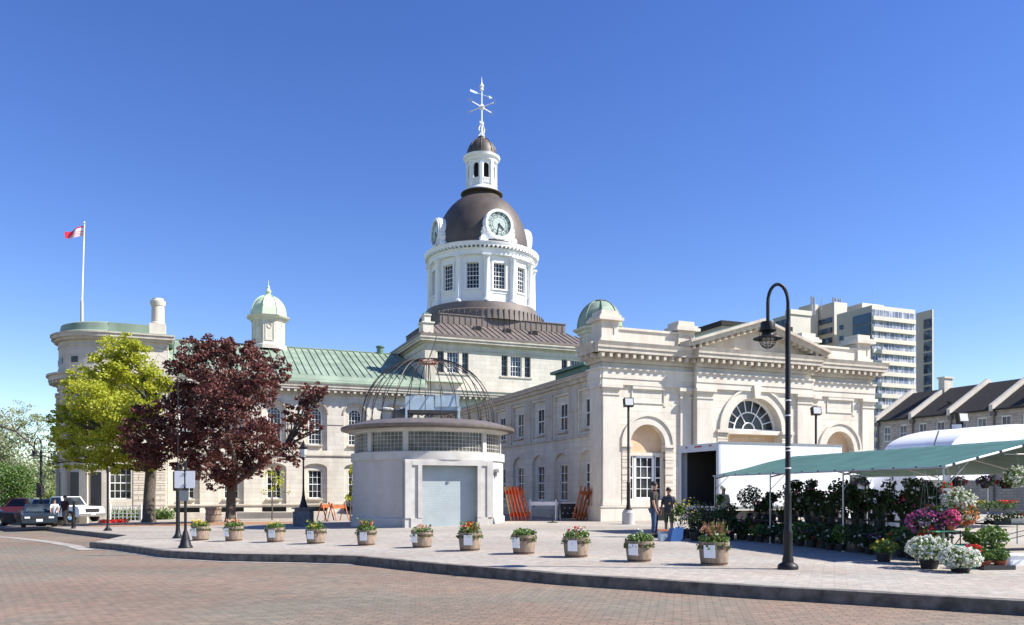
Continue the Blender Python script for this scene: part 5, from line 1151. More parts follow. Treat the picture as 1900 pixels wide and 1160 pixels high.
bl = [((372, 1003), .15, (('fy', 26),), 'with yellow pansies, farthest left, next to the sign post', 'leafm', 1),
      ((434, 1004), .12, (('fo', 16), ('fw', 6)), 'with orange flowers, in front of the purple maple', 'leafm', 1),
      ((511, 1006), .10, (('fy', 8),), 'with low mostly green leaves, third from the left end', 'leafm', 1),
      ((586, 1009), .28, (('fy', 12), ('fw', 6)), 'with yellow blooms and one tall sprig, below the lantern post', 'leafm', 1),
      ((680, 1012), .34, (('fr', 10), ('fo', 10), ('fy', 6)), 'with a tall green spike and red-orange blooms, left of the roller door', 'leafm', 1.1),
      ((783, 1016), .08, (('fbr', 14), ('fo', 4)), 'with sparse drooping brownish flowers, before the roller door left edge', 'leafm', .55),
      ((872, 1022), .26, (('fr', 18), ('fy', 10)), 'with red and yellow blooms, before the roller door right edge', 'leafm', 1.1),
      ((972, 1028), .14, (('fw', 8),), 'with spreading grey-green leaves and a few white blooms, before the orange barriers', 'leafm', 1.1),
      ((1069, 1034), .18, (('fbr', 16), ('fw', 16), ('fr', 8)), 'with dark red and cream flowers, fourth from the right end', 'leafm', 1.1),
      ((1186, 1042), .22, (('fw', 6),), 'with bushy yellow-green foliage, in front of the floodlight post', 'leafm', 1.3),
      ((1325, 1048.5), .36, (('fw', 8), ('fbr', 22)), 'with tall pinkish-brown grassy plume, nearest the tall street lamp', 'leafm', .9)]
for i, ((px, py), tl, cols, lab, lm, dn_) in enumerate(bl):
    p = G(px, py); d = p.y; wpx = 33 + (55 - 33) * (py - 1003) / 46; k = wpx / 1480 * d / .62
    t = barrel(50 + i, tl, cols, 'half-barrel planter ' + lab, p, k, lm, dn_)
    if i == 10:
        rnd = random.Random(3); mb = MB()
        for _ in range(130):
            a = rnd.uniform(0, 2 * PI); r = rnd.uniform(0, .12); l_ = rnd.uniform(.15, .36); q = Vector((r * math.cos(a), r * math.sin(a), .42)); e_ = q + Vector((math.cos(a) * l_ * .45, math.sin(a) * l_ * .45, l_)); mb.tube([q, q.lerp(e_, .5) + Vector((0, 0, .03)), e_], [.005, .005, .002], 3)
        mb.build('plume', 'fbr', t)

# ------------------------------------------------------------------ barriers
def baseline(px, py): return G(px, py)
def barrier(m, m2):
    t = thing('folded_barrier', '', 'barrier', (0, 0, 0), 0, 'folded wooden barriers leaning in stacks')
    for s in (-1, 1):
        mb = MB(); mb.box(s * .27 - .05, s * .27 + .05, -.02, .02, 0, 1.85); mb.build('leg', m, t)
    mb = MB(); mb.box(-.4, .4, -.045, -.021, 1.45, 1.62); mb.box(-.4, .4, -.045, -.021, .25, .42); mb.build('board', m2, t)
    return t
ordn = ['rearmost', 'second', 'third', 'fourth', 'front']
for i in range(5):
    t = barrier('orange' if i else 'orangey', 'orange'); p = G(953 + i * 7.0, 966.5)
    t.location = (p.x, p.y + .1, 0); t.rotation_euler = (Matrix.Rotation(R(-11 - i * 1.2), 4, 'Y') @ Matrix.Rotation(R(66), 4, 'Z')).to_euler()
    t['label'] = 'bright orange folded barrier, %s from the left in the stack leaning on the round building' % ('first', 'second', 'third', 'fourth', 'fifth')[i]
for i in range(4):
    t = barrier('rustor', 'rustor'); p = G(1066 + i * 6.5, 966.5); t.location = (p.x, p.y + .12 * i, 0); t.rotation_euler = (Matrix.Rotation(R(15 + i), 4, 'Y') @ Matrix.Rotation(R(60), 4, 'Z')).to_euler()
    t['label'] = 'shade-toned rust-orange folded barrier, %s from the left in the shaded stack by the pavilion' % ('first', 'second', 'third', 'fourth')[i]
def sawhorse(label, a, c, m, board, H=.95, dots=False, nm='sawhorse', bh=.2, grp=None):
    L = (c - a).length; ang = math.atan2(c.y - a.y, c.x - a.x); t = thing(nm, label, 'barrier', a, ang, grp)
    for x in (.06, L - .06):
        for s in (-1, 1): mb = MB(); mb.tube([(x, s * .3, 0), (x, s * .02, H + .12)], .035, 4, smooth=False); mb.build('leg', m, t)
    mb = MB(); mb.box(-.02, L + .02, -.035, .035, H - bh, H); mb.build('board', board, t)
    if dots:
        mb = MB(); mb.box(.1, L - .1, -.02, .02, .1, H - bh); pn = mb.build('panel', 'blackp', t); mb = MB()
        for i in range(5):
            for j in range(2): mb.box(.22 + i * .27 + (.1 * j), .27 + i * .27 + .1 * j, -.028, -.02, .35 + j * .28, .40 + j * .28)
        mb.build('reflector', 'white', pn)
    return t
sawhorse('white trestle barrier in the shade between the two orange stacks', G(982, 966) + Vector((0, .3, 0)), G(1034, 966) + Vector((0, .1, 0)), 'white', 'white', 1.0)
sawhorse('dark panelled barrier dotted with white reflectors, beside the shaded orange stack', G(1037, 966) + Vector((0, .5, 0)), G(1076, 966) + Vector((0, .7, 0)), 'grey', 'white', .95, dots=True, bh=.05)
b = G(1025, 970); mb = MB(); mb.lathe([(.26, 0), (.26, .03), (.03, .05), (.02, .4), (0, .4)], 16); o = mb.build('floor_sign', 'black', loc=b); tag(o, 'small round black sign foot on the paving before the white trestle', 'sign base')
p = G(596, 968); sawhorse('rusty orange trestle left of the round building, first of two', p, p + Vector((.12, 1.6, 0)), 'rustor', 'rustor', 1.0, grp='rusty orange trestles')
p = G(612, 968); sawhorse('rusty orange trestle touching the round building side, second of two', p + Vector((.05, .2, 0)), p + Vector((.5, 1.8, 0)), 'rustor', 'rustor', .95, grp='rusty orange trestles')

# ------------------------------------------------------------------ vehicles
def vehicle(kind, label, loc, rz, paint, name, cat, L=4.6, Wd=1.8):
    t = thing(name, label, cat, loc, rz); hw = Wd / 2; r = .33 if kind != 'pickup' else .39; wx = (-L * .30, L * .31) if kind != 'pickup' else (-L * .31, L * .33)
    def arch(x0): return [(x0 - r * 1.18 * math.cos(a), .22 + (.16 if kind == 'pickup' else 0) + r * 1.1 * math.sin(a)) for a in [PI * i / 8 for i in range(9)]]
    zb = .24 if kind != 'pickup' else .38; zw = .88 if kind == 'sedan' else (1.12 if kind == 'pickup' else 1.0)
    prof = [(-L / 2, zb)] + arch(wx[0]) + arch(wx[1]) + [(L / 2 - .05, zb), (L / 2, zb + .12), (L / 2 - .01, zw - .28), (L / 2 - .12, zw - .12)]
    if kind == 'sedan': prof += [(L * .20, zw), (-L * .36, zw + .04), (-L / 2 + .05, zw - .02), (-L / 2, zw - .2)]
    else: prof += [(L * .46, zw - .02), (L * .22, zw), (-L / 2, zw), ]
    mb = MB(); P = lambda x, z, d=0.: (x, d, z)
    mb.tess(lambda x, z, d=0.: (x, (hw - max(0, z - .55) * .10) * d, z), prof, d=-1); mb.tess(lambda x, z, d=0.: (x, (hw - max(0, z - .55) * .10) * d, z), prof, d=1)
    n = len(prof); vs = []
    for s in (-1, 1):
        for x, z in prof: vs.append((x, s * (hw - max(0, z - .55) * .10), z))
    mb.add(vs, [(i, (i + 1) % n, n + (i + 1) % n, n + i) for i in range(n)]); bo_ = fixn(mb.build('body', paint, t))
    mo = bo_.modifiers.new('b', 'BEVEL'); mo.width = .03; mo.segments = 2; mo.limit_method = 'ANGLE'
    if kind == 'sedan': g = [(-L * .30, zw + .03), (-L * .20, 1.33), (L * .04, 1.36), (L * .22, zw + .0)]
    elif kind == 'van': g = [(-L * .48, zw), (-L * .45, 1.65), (L * .12, 1.68), (L * .30, zw)]
    else: g = [(-L * .10, zw), (-L * .09, 1.78), (L * .10, 1.80), (L * .19, zw)]
    inset = .16; zt = max(z for x, z in g); yy = lambda z: hw - .08 - (z - zw) / (zt - zw) * inset
    mb = MB(); vs = [(x, s * yy(z), z) for s in (-1, 1) for x, z in g]
    mb.add(vs, [(0, 1, 2, 3), (4, 5, 6, 7), (0, 4, 5, 1), (1, 5, 6, 2), (2, 6, 7, 3)]); ca = fixn(mb.build('cabin', paint, t)); mo = ca.modifiers.new('b', 'BEVEL'); mo.width = .05; mo.segments = 2
    def inner(q, k):
        c = sum(q, Vector()) / len(q); return [c + (v - c) * k for v in q]
    V3 = [Vector(v) for v in vs]
    for f, nm_ in (((0, 1, 2, 3), 'side_window'), ((7, 6, 5, 4), 'side_window'), ((0, 4, 5, 1), 'rear_window'), ((2, 6, 7, 3), 'windscreen')):
        q = inner([V3[i] for i in f], .84); nn = (q[1] - q[0]).cross(q[2] - q[0]).normalized()
        c = sum(q, Vector()) / 4
        if nn.dot(c - Vector((0, 0, zw))) < 0: nn = -nn
        mb = MB(); mb.poly([v + nn * .012 for v in q]); mb.build(nm_, 'carglass', t)
    if kind == 'pickup':
        mb = MB(); mb.box(-L / 2 + .08, -L * .11, -hw + .12, hw - .12, zw + .004, zw + .01); mb.build('bed', 'dark', t)
    for x in wx:
        for s in (-1, 1):
            mb = MB(); mb.add([], []); zc_ = r
            ring = lambda rr, y: [(x + rr * math.cos(2 * PI * i / 24), y, zc_ + rr * math.sin(2 * PI * i / 24)) for i in range(24)]
            y0, y1 = s * (hw - .24), s * (hw + .0)
            vs = ring(r, y0) + ring(r, y1) + ring(r * .62, y1 + s * .005); mb.add(vs, [(i, (i + 1) % 24, 24 + (i + 1) % 24, 24 + i) for i in range(24)] + [(24 + i, 24 + (i + 1) % 24, 48 + (i + 1) % 24, 48 + i) for i in range(24)] + [tuple(range(24))], True); wh = mb.build('wheel', 'tyre', t)
            mb = MB(); v2 = ring(r * .62, y1 + s * .005) + [(x, y1 - s * .05, zc_)]; mb.add(v2, [(i, (i + 1) % 24, 24) for i in range(24)])
            mb.build('rim', 'chrome', wh)
    zf = zw - .28
    for s in (-1, 1):
        mb = MB(); mb.bx((L / 2 - .01, s * (hw - .30), zf), (.09, .27, .11)); mb.build('headlight', 'lamp', t)
        mb = MB(); mb.bx((-L / 2 + .0, s * (hw - .2), zf + .05), (.06, .22, .2)); mb.build('tail_light', 'tail', t)
        mb = MB(); mb.bx((L * .2, s * (hw + .07), zw + .08), (.12, .16, .12)); mb.build('mirror', paint if kind != 'pickup' else 'blackp', t)
    mb = MB(); mb.bx((L / 2 + .0, 0, zf - .01), (.07, Wd - 1.0, .16 if kind != 'pickup' else .26)); mb.build('grille', 'blackp', t)
    mb = MB(); mb.bx((L / 2 + .02, 0, zb + .14), (.16, Wd - .1, .2)); mb.build('bumper', 'chrome' if kind == 'pickup' else paint, t); mb = MB(); mb.bx((-L / 2 - .02, 0, zb + .14), (.16, Wd - .1, .2)); mb.build('bumper', 'chrome' if kind == 'pickup' else paint, t)
    mb = MB(); mb.bx((L / 2 + .11, 0, zb + .2), (.012, .32, .14)); mb.build('number_plate', 'whitev', t)
    return t
M['carglass'] = glassmat('car glass', (.015, .02, .025), (.06, .08, .10), .8, .05)
vehicle('sedan', 'dark blue-grey sedan parked at the kerb, its nose toward the viewer', G(60, 979) + Vector((-.6, 1.6, 0)), R(-58), 'navy', 'parked_car', 'car', 4.7, 1.8)
vehicle('pickup', 'white pickup truck parked behind the walking man, nose to the right', G(142, 969) + Vector((-1.6, 1.5, 0)), R(-27), 'carw', 'pickup_truck', 'pickup', 5.9, 2.0)
vehicle('pickup', 'bright red pickup truck parked behind the dark sedan', Vector((-38.6, 63, gz(-39))), R(192), 'red', 'pickup_truck', 'pickup', 5.6, 2.0)
vehicle('van', 'silver-blue minivan half hidden behind the white pickup bed', Vector((-36.0, 61.5, gz(-36))), R(-70), mat('silver blue paint', (.35, .42, .5), .3), 'parked_van', 'van', 4.8, 1.95)
vehicle('sedan', 'black car cut by the left edge of the photo, below the red pickup', Vector((-33.6, 50.0, gz(-33.6))), R(-160), 'black', 'parked_car', 'car', 4.5, 1.8)

# box truck: rear corner nearest the viewer at local origin, length along +x
BT = thing('box_truck', 'white box truck with its rear roller open and dark inside, behind the flower stall', 'truck', (7.49, 28.8, 0), BROT)
L_, Wt, z0, z1 = 5.75, 2.5, .95, 3.30
mb = MB(); mb.box(0.06, L_, 0, .05, z0, z1); mb.box(.06, L_, Wt - .05, Wt, z0, z1); mb.box(.06, L_, .05, Wt - .05, z1 - .05, z1); mb.box(L_ - .05, L_, .05, Wt - .05, z0, z1 - .05); mb.build('cargo_box', 'whitev', BT)
mb = MB(); mb.box(.05, L_ - .06, .06, Wt - .06, z0 - .02, z0 + .05); mb.box(.3, L_ - .06, .06, .09, z0, z1 - .06); mb.box(.3, L_ - .06, Wt - .09, Wt - .06, z0, z1 - .06); mb.box(.1, L_ - .06, .09, Wt - .09, z1 - .12, z1 - .06); mb.box(L_ - .1, L_ - .06, .09, Wt - .09, z0, z1); mb.build('cargo_bay', mat('dark bay lining', (.05, .045, .04), .9), BT)  # inner faces of the bay in one near-black brown
mb = MB(); mb.box(-.03, .06, 0, .15, z0 - .1, z1 + .02); mb.box(-.03, .06, Wt - .15, Wt, z0 - .1, z1 + .02); mb.box(-.03, .06, .15, Wt - .15, z1 - .26, z1 + .02); mb.box(-.03, .06, .15, Wt - .15, z0 - .1, z0 + .06); mb.build('door_frame', mat('grey aluminium', (.55, .56, .60), .4, metal=.3), BT)
mb = MB(); mb.box(-.01, L_ + .02, -.02, .02, z1 - .02, z1 + .06); mb.box(-.01, L_ + .02, -.02, .02, z0 - .06, z0 + .05); mb.build('edge_rail', 'grey', BT)
mb = MB()
for y in (.5, 1.1, 1.25, 1.4, 2.0): mb.box(-.05, -.03, y - .06, y + .06, z1 - .1, z1 - .05)
mb.build('marker_light', 'tail', BT)
mb = MB(); mb.box(.2, L_ + 1.8, .7, 1.8, .55, .8); mb.build('chassis', 'blackp', BT)
mb = MB(); P = lambda x, z, d=0.: (x, .1 + d, z); mb.prism(P, [(L_ + .15, .5), (L_ + 2.1, .5), (L_ + 2.15, 1.2), (L_ + 1.9, 1.5), (L_ + 1.45, 2.35), (L_ + .15, 2.4)], 0, 2.3); cb_ = fixn(mb.build('cab', 'whitev', BT))
mb = MB(); mb.prism4(P, [(L_ + .5, 1.45), (L_ + 1.6, 1.45), (L_ + 1.35, 2.2), (L_ + .5, 2.2)], -.01, 2.31); mb.build('window', 'carglass', cb_)
for x in (1.1, L_ + 1.2):
    for y in (.15, Wt - .15):
        mb = MB(); ring = lambda yy_: [(x + .42 * math.cos(2 * PI * i / 20), yy_, .42 + .42 * math.sin(2 * PI * i / 20)) for i in range(20)]
        mb.add(ring(y - .14) + ring(y + .14), [(i, (i + 1) % 20, 20 + (i + 1) % 20, 20 + i) for i in range(20)] + [tuple(range(20)), tuple(range(20, 40))]); mb.build('wheel', 'tyre', BT)

# ------------------------------------------------------------------ people
def skin_mesh(name, verts, radii, edges, m, parent, sub=1, smooth=True):
    me = bpy.data.meshes.new(name); me.from_pydata(verts, edges, []); o = bpy.data.objects.new(name, me); COL.objects.link(o)
    mo = o.modifiers.new('s', 'SKIN'); mo.use_smooth_shade = True
    for i, r in enumerate(radii):
        me.skin_vertices[0].data[i].radius = r if isinstance(r, tuple) else (r, r)
    me.skin_vertices[0].data[0].use_root = True
    sb = o.modifiers.new('u', 'SUBSURF'); sb.levels = sub; sb.render_levels = sub
    dg = bpy.context.evaluated_depsgraph_get(); nm = bpy.data.meshes.new_from_object(o.evaluated_get(dg)); bpy.data.objects.remove(o); bpy.data.meshes.remove(me)
    nm.name = name; nm.materials.clear(); nm.materials.append(M[m] if isinstance(m, str) else m)
    r_ = bpy.data.objects.new(name, nm); COL.objects.link(r_); r_.parent = parent; return r_
def person(label, loc, rz, H, shirt, legs, hair='hair', cap=None, la=None, ra=None, stride=.0, lean=0., shorts=False, shoe='blackp', bald=False, holds=None):
    """faces local -Y; la/ra are (elbow, hand) offsets from the shoulder in body units"""
    t = thing('person', label, 'person', loc, rz); k = H / 1.75
    la = la or ((.06, .02, -.28), (.08, -.06, -.54)); ra = ra or ((-.06, .02, -.28), (-.08, -.06, -.54))
    hip = .92; ly = lean
    Vb = []; Rd = []; E_ = []
    def nv(p, r, frm=None):
        Vb.append(tuple(c * k for c in p)); Rd.append(tuple(x * k for x in r) if isinstance(r, tuple) else r * k)
        if frm is not None: E_.append((frm, len(Vb) - 1))
        return len(Vb) - 1
    pel = nv((0, 0, hip), (.15, .11)); w = nv((0, -ly * .3, 1.1), (.145, .10), pel); ch = nv((0, -ly * .7, 1.3), (.165, .115), w); nk = nv((0, -ly, 1.45), (.075, .075), ch)
    n2 = nv((0, -ly - .01, 1.52), .055, nk); h1 = nv((0, -ly - .02, 1.575), (.068, .078), n2); h2 = nv((0, -ly - .02, 1.66), (.076, .092), h1); h3 = nv((0, -ly - .01, 1.72), (.055, .065), h2)
    hands = []
    for s, arm in ((1, la), (-1, ra)):
        sh = nv((s * .165, -ly * .9, 1.40), .062, ch); e1, h_ = [Vector(a) for a in arm]; S0 = Vector((s * .19, -ly * .9, 1.385))
        el = nv(tuple(S0 + e1), .042, sh); ha = S0 + h_; wr = nv(tuple(ha), .029, el)
        dv = (ha - (S0 + e1)).normalized(); sdv = dv.cross(Vector((s, 0, 0)));
        sdv = sdv.normalized() if sdv.length > .1 else Vector((0, -1, 0)); pm = nv(tuple(ha + dv * .05), (.038, .02), wr)
        nr_ = dv.cross(sdv).normalized()
        for f in range(4):
            b0 = ha + dv * .085 + sdv * (.03 - .02 * f); ln_ = (.038, .044, .04, .03)[f]
            a1 = nv(tuple(b0), .0095, pm); a2 = nv(tuple(b0 + dv * ln_ - nr_ * s * .006), .0085, a1); nv(tuple(b0 + dv * ln_ * 1.7 - nr_ * s * .024), .007, a2)
        th = nv(tuple(ha + dv * .03 + sdv * .042), .011, pm); nv(tuple(ha + dv * .07 + sdv * .058), .009, th); hands.append((ha + dv * .09) * k)
    feet = []
    for s in (1, -1):
        y = s * stride
        hp = nv((s * .09, 0, .86), .092, pel); kn = nv((s * .1, -y * .45 - .02, .48), .058, hp); an = nv((s * .1, -y + .01, .09), .04, kn); ft = nv((s * .11, -y - .13, .035), (.042, .03), an); feet.append((s * .11, -y))
    skin_mesh('body', Vb, Rd, E_, 'skin', t, 2)
    # shirt over torso and upper arms
    v2 = []; r2 = []; e2 = []
    def n2_(p, r, f=None):
        v2.append(tuple(c * k for c in p)); r2.append(tuple(x * k for x in r) if isinstance(r, tuple) else r * k)
        if f is not None: e2.append((f, len(v2) - 1))
        return len(v2) - 1
    a = n2_((0, -ly * .5, 1.2), (.178, .135)); b = n2_((0, 0, .92), (.178, .14), a); n2_((0, 0, .86), (.176, .14), b); c = n2_((0, -ly * .8, 1.35), (.18, .13), a); n2_((0, -ly, 1.455), (.09, .09), c)
    for s, arm in ((1, la), (-1, ra)):
        sh = n2_((s * .17, -ly * .9, 1.395), .078, c); e1 = Vector(arm[0]); S0 = Vector((s * .19, -ly * .9, 1.385)); n2_(tuple(S0 + e1 * .85), .066, sh)
    skin_mesh('shirt', v2, r2, e2, shirt, t, 2)
    v2.clear(); r2.clear(); e2.clear(); a = n2_((0, 0, .95), (.155, .12))
    for s in (1, -1):
        y = s * stride; hp = n2_((s * .09, 0, .84), .108, a); kn = n2_((s * .1, -y * .45 - .02, .48), .076, hp)
        if not shorts: n2_((s * .1, -y + .01, .12), .062, kn)
    skin_mesh('shorts' if shorts else 'trousers', v2, r2, e2, legs, t, 2)
    for s, (fx, fy) in zip((1, -1), feet):
        mb = MB(); mb.v = []; pr_ = [(0, 0, -.09), (0, 0, .0), (0, 0, .11), (0, 0, .17)]
        mb.tube([((fx) * k, (fy + .06) * k, .05 * k), (fx * k, (fy - .0) * k, .055 * k), (fx * k, (fy - .12) * k, .045 * k), (fx * k, (fy - .19) * k, .035 * k)], [.045 * k, .055 * k, .05 * k, .03 * k], 10); mb.build('shoe', shoe, t)
    hc = Vector((0, -ly - .01, 1.665)) * k
    if not bald:
        mb = MB(); mb.lathe([(.098 * k * math.cos(q), .10 * k * math.sin(q)) for q in [R(-28) + R(118) * i / 8 for i in range(9)]], 18, ey=1.12); o = mb.build('hair', hair, t, hc + Vector((0, .022 * k, .022 * k))); o.rotation_euler = (R(22), 0, 0)
    if cap:
        mb = MB(); mb.lathe([(.105 * k * math.cos(q), .085 * k * math.sin(q)) for q in [R(90) * i / 6 for i in range(7)]], 18, ey=1.12); mb.prism(lambda x, y, d=0.: (x, y, d), [(-.08 * k, -.09 * k), (.08 * k, -.09 * k), (.06 * k, -.18 * k), (-.06 * k, -.18 * k)], 0, .01); mb.build('cap', cap, t, hc + Vector((0, 0, .045 * k)))
    fy_ = hc.y - .092 * k
    mb = MB(); mb.add([(-.014 * k, fy_ + .012, hc.z - .015), (.014 * k, fy_ + .012, hc.z - .015), (0, fy_ - .022 * k, hc.z - .03 * k), (0, fy_ + .006, hc.z + .03 * k)], [(0, 2, 3), (2, 1, 3), (0, 1, 2)]); mb.build('nose', 'skin', t)
    for s in (-1, 1):
        mb = MB(); mb.lathe([(0, -.008), (.011, 0), (0, .008)], 8); mb.build('eye', 'blackp', t, (s * .03 * k, fy_ + .010, hc.z + .012 * k))
        mb = MB(); mb.bx((0, 0, 0), (.012, .035, .05)); mb.build('ear', 'skin', t, (s * .082 * k, hc.y + .005, hc.z))
    mb = MB(); mb.bx((0, 0, 0), (.045, .008, .010)); mb.build('mouth', mat('lips', (.35, .12, .10), .6), t, (0, fy_ + .012, hc.z - .055 * k))
    t['hand'] = tuple(hands[1]); return t
M['shirt_dk'] = mat('charcoal brown t-shirt', (.045, .038, .035), .9, var=.12, scale=5); M['shirt_grey'] = mat('dark grey t-shirt', (.06, .065, .075), .9, var=.1, scale=5)
M['jeans'] = mat('blue denim', (.05, .09, .17), .9, var=.2, scale=7); M['shorts_g'] = mat('olive shorts', (.10, .12, .07), .9, var=.1, scale=5)
M['maroon'] = mat('dark maroon shirt', (.06, .02, .02), .9); M['khaki'] = mat('beige cotton', (.42, .36, .27), .9); M['whitec'] = mat('white cotton', (.72, .72, .70), .9); M['blackc'] = mat('black cotton', (.015, .015, .018), .9); M['creamc'] = mat('cream cotton', (.74, .68, .52), .9)
person('man in charcoal t-shirt and blue jeans, facing right toward the flower stall', onground(1214, 27.0), R(62), 1.86, 'shirt_dk', 'jeans', ra=((-.05, -.05, -.28), (-.04, -.13, -.52)))
p2 = person('man in a pale cap, dark grey t-shirt and olive shorts, back to viewer', onground(1241, 27.0), R(160), 1.66, 'shirt_grey', 'shorts_g', cap='khaki', shorts=True, shoe='whitev', la=((.07, -.03, -.27), (.12, -.12, -.50)))
person('man in dark maroon shirt and beige shorts walking past the white pickup', G(120, 975.5), R(-12), 1.83, 'maroon', 'khaki', shorts=True, stride=.16)
person('person in white top and black trousers leaning forward beside the dark sedan', G(101, 977), R(30), 1.62, 'whitec', 'blackc', lean=.16, la=((.05, -.12, -.25), (.02, -.28, -.42)), ra=((-.05, -.12, -.25), (-.02, -.28, -.42)))
person('pale-haired person in cream shirt half hidden behind tall plants at the canopy corner', onground(1342, 27.6), R(20), 1.74, 'creamc', 'khaki', hair='creamc')

# ------------------------------------------------------------------ flower stall
T0 = Vector((9.36, 17.3, 0))
TROT = R(14.2); TCc, TSs = math.cos(TROT), math.sin(TROT)
def TU(u, v, z=0): return Vector((T0.x + TCc * u - TSs * v, T0.y + TSs * u + TCc * v, z))
CN = thing('market_canopy', 'green tarpaulin canopy on pale poles sheltering the flower stall', 'canopy', T0, TROT)
mb = MB(); nu, nv_ = 20, 34; vs = []; rnd = random.Random(8)
def roofz(u, v): 
    r = 1 - abs(u - 3) / 3; sag = .10 * math.sin(PI * ((v / 3.36) % 1)) * math.sin(PI * min(1, max(0, r)) * .9 + .3)
    return 2.08 + .68 * r - sag * .55 + .012 * math.sin(v * 7 + u * 3)
for top in (0, 1):
    for i in range(nu + 1):
        for j in range(nv_ + 1):
            u = 6 * i / nu; v = -.05 + 10.15 * j / nv_; sc_ = .05 * math.sin(PI * ((v / .75) % 1)) if i in (0, nu) else 0
            vs.append((u + (sc_ if i == 0 else -sc_), v, roofz(u, v) + (.012 if top else 0)))
n1 = (nu + 1) * (nv_ + 1); fs = []
for top in (0, 1):
    for i in range(nu):
        for j in range(nv_): a = top * n1 + i * (nv_ + 1) + j; fs.append((a, a + 1, a + nv_ + 2, a + nv_ + 1))
mb.add(vs, fs, True); mb.build('tarpaulin', 'tarp', CN)
for v in (0, 3.36, 6.72, 10.08):
    for u in (0, 6):
        mb = MB(); mb.tube([(u, v, 0), (u, v, 2.07)], .021, 8); mb.lathe([(.05, 0), (.05, .02), (.02, .03)], 10, (u, v)); mb.build('pole', 'galv', CN)
for u in (0, 3, 6):
    mb = MB(); z = 2.07 + (.68 if u == 3 else 0); mb.tube([(u - .03 * (u == 0), -.1, z), (u - .03 * (u == 0), 10.15, z)], .022, 8); mb.build('rail', 'galv', CN)
for v in (0, 3.36, 6.72, 10.08):
    mb = MB(); mb.tube([(0, v - .06, 2.09), (3, v - .06, 2.78), (6, v - .06, 2.09)] if v == 0 else [(0, v, 1.98), (3, v, 2.64), (6, v, 1.98)], .024, 8); mb.build('rafter', 'whitev' if v == 0 else 'galv', CN)
    mb = MB(); mb.tube([(0, v, 1.6), (.65, v, 2.2)], .012, 6); mb.tube([(6, v, 1.6), (5.4, v, 2.2)], .012, 6); mb.tube([(1.6, v, 2.38), (4.4, v, 2.38)], .012, 6); mb.build('brace', 'galv', CN)
mb = MB()
for i in range(15): v = .05 + i * .72; mb.bx((-.03, v, 2.09), (.03, .05, .05))
for i in range(9): u = .2 + i * .62; mb.bx((u, -.08, 2.09 + .69 * (u / 3 if u < 3 else (6 - u) / 3)), (.05, .03, .06))
mb.build('tie', 'blackp', CN)

def table(label, u, v, L, Wd, H, cover=None, rot=0.):
    t = thing('trestle_table', label, 'table', TU(u, v), TROT + rot, 'stall tables'); mb = MB(); mb.box(0, Wd, 0, L, H - .035, H); mb.build('tabletop', 'blackp' if not cover else cover, t)
    for y in (.15, L - .15):
        for x in (.08, Wd - .08): mb = MB(); mb.tube([(x, y, 0), (x, y, H - .035)], .016, 6); mb.build('leg', 'grey', t)
        mb = MB(); mb.tube([(.08, y, .25), (Wd - .08, y + (.3 if y < 1 else -.3), H - .06)], .012, 5); mb.build('brace', 'grey', t)
    return t
tn = ('nearest the corner pole', 'second from the corner pole', 'third from the corner pole', 'farthest, by the truck')
for i in range(4): table('black trestle table along the left edge of the stall, %s' % tn[i], .75, .5 + i * 2.4, 2.2, .75, .62)
for i in range(3): table('black trestle table along the middle of the stall, %s' % ('nearest the sunny tables', 'in the middle', 'farthest, by the truck')[i], 2.4, 2.9 + i * 2.4, 2.2, .75, .72)
table('black trestle table in sun at the right, trays of bedding flowers on it', 3.75, 2.2, .8, 2.8, .72)
table('black trestle table behind the sunny one, holding yellow and green trays', 3.75, 4.0, .8, 3.2, 1.0)
def pot(mb, r, h, z=0, c=(0, 0)): mb.lathe([(r * .72, z), (r * .97, z + h * .92), (r * 1.05, z + h * .93), (r * 1.05, z + h), (r * .9, z + h), (r * .88, z + h * .9), (0, z + h * .88)], 18, c)
PL = {}
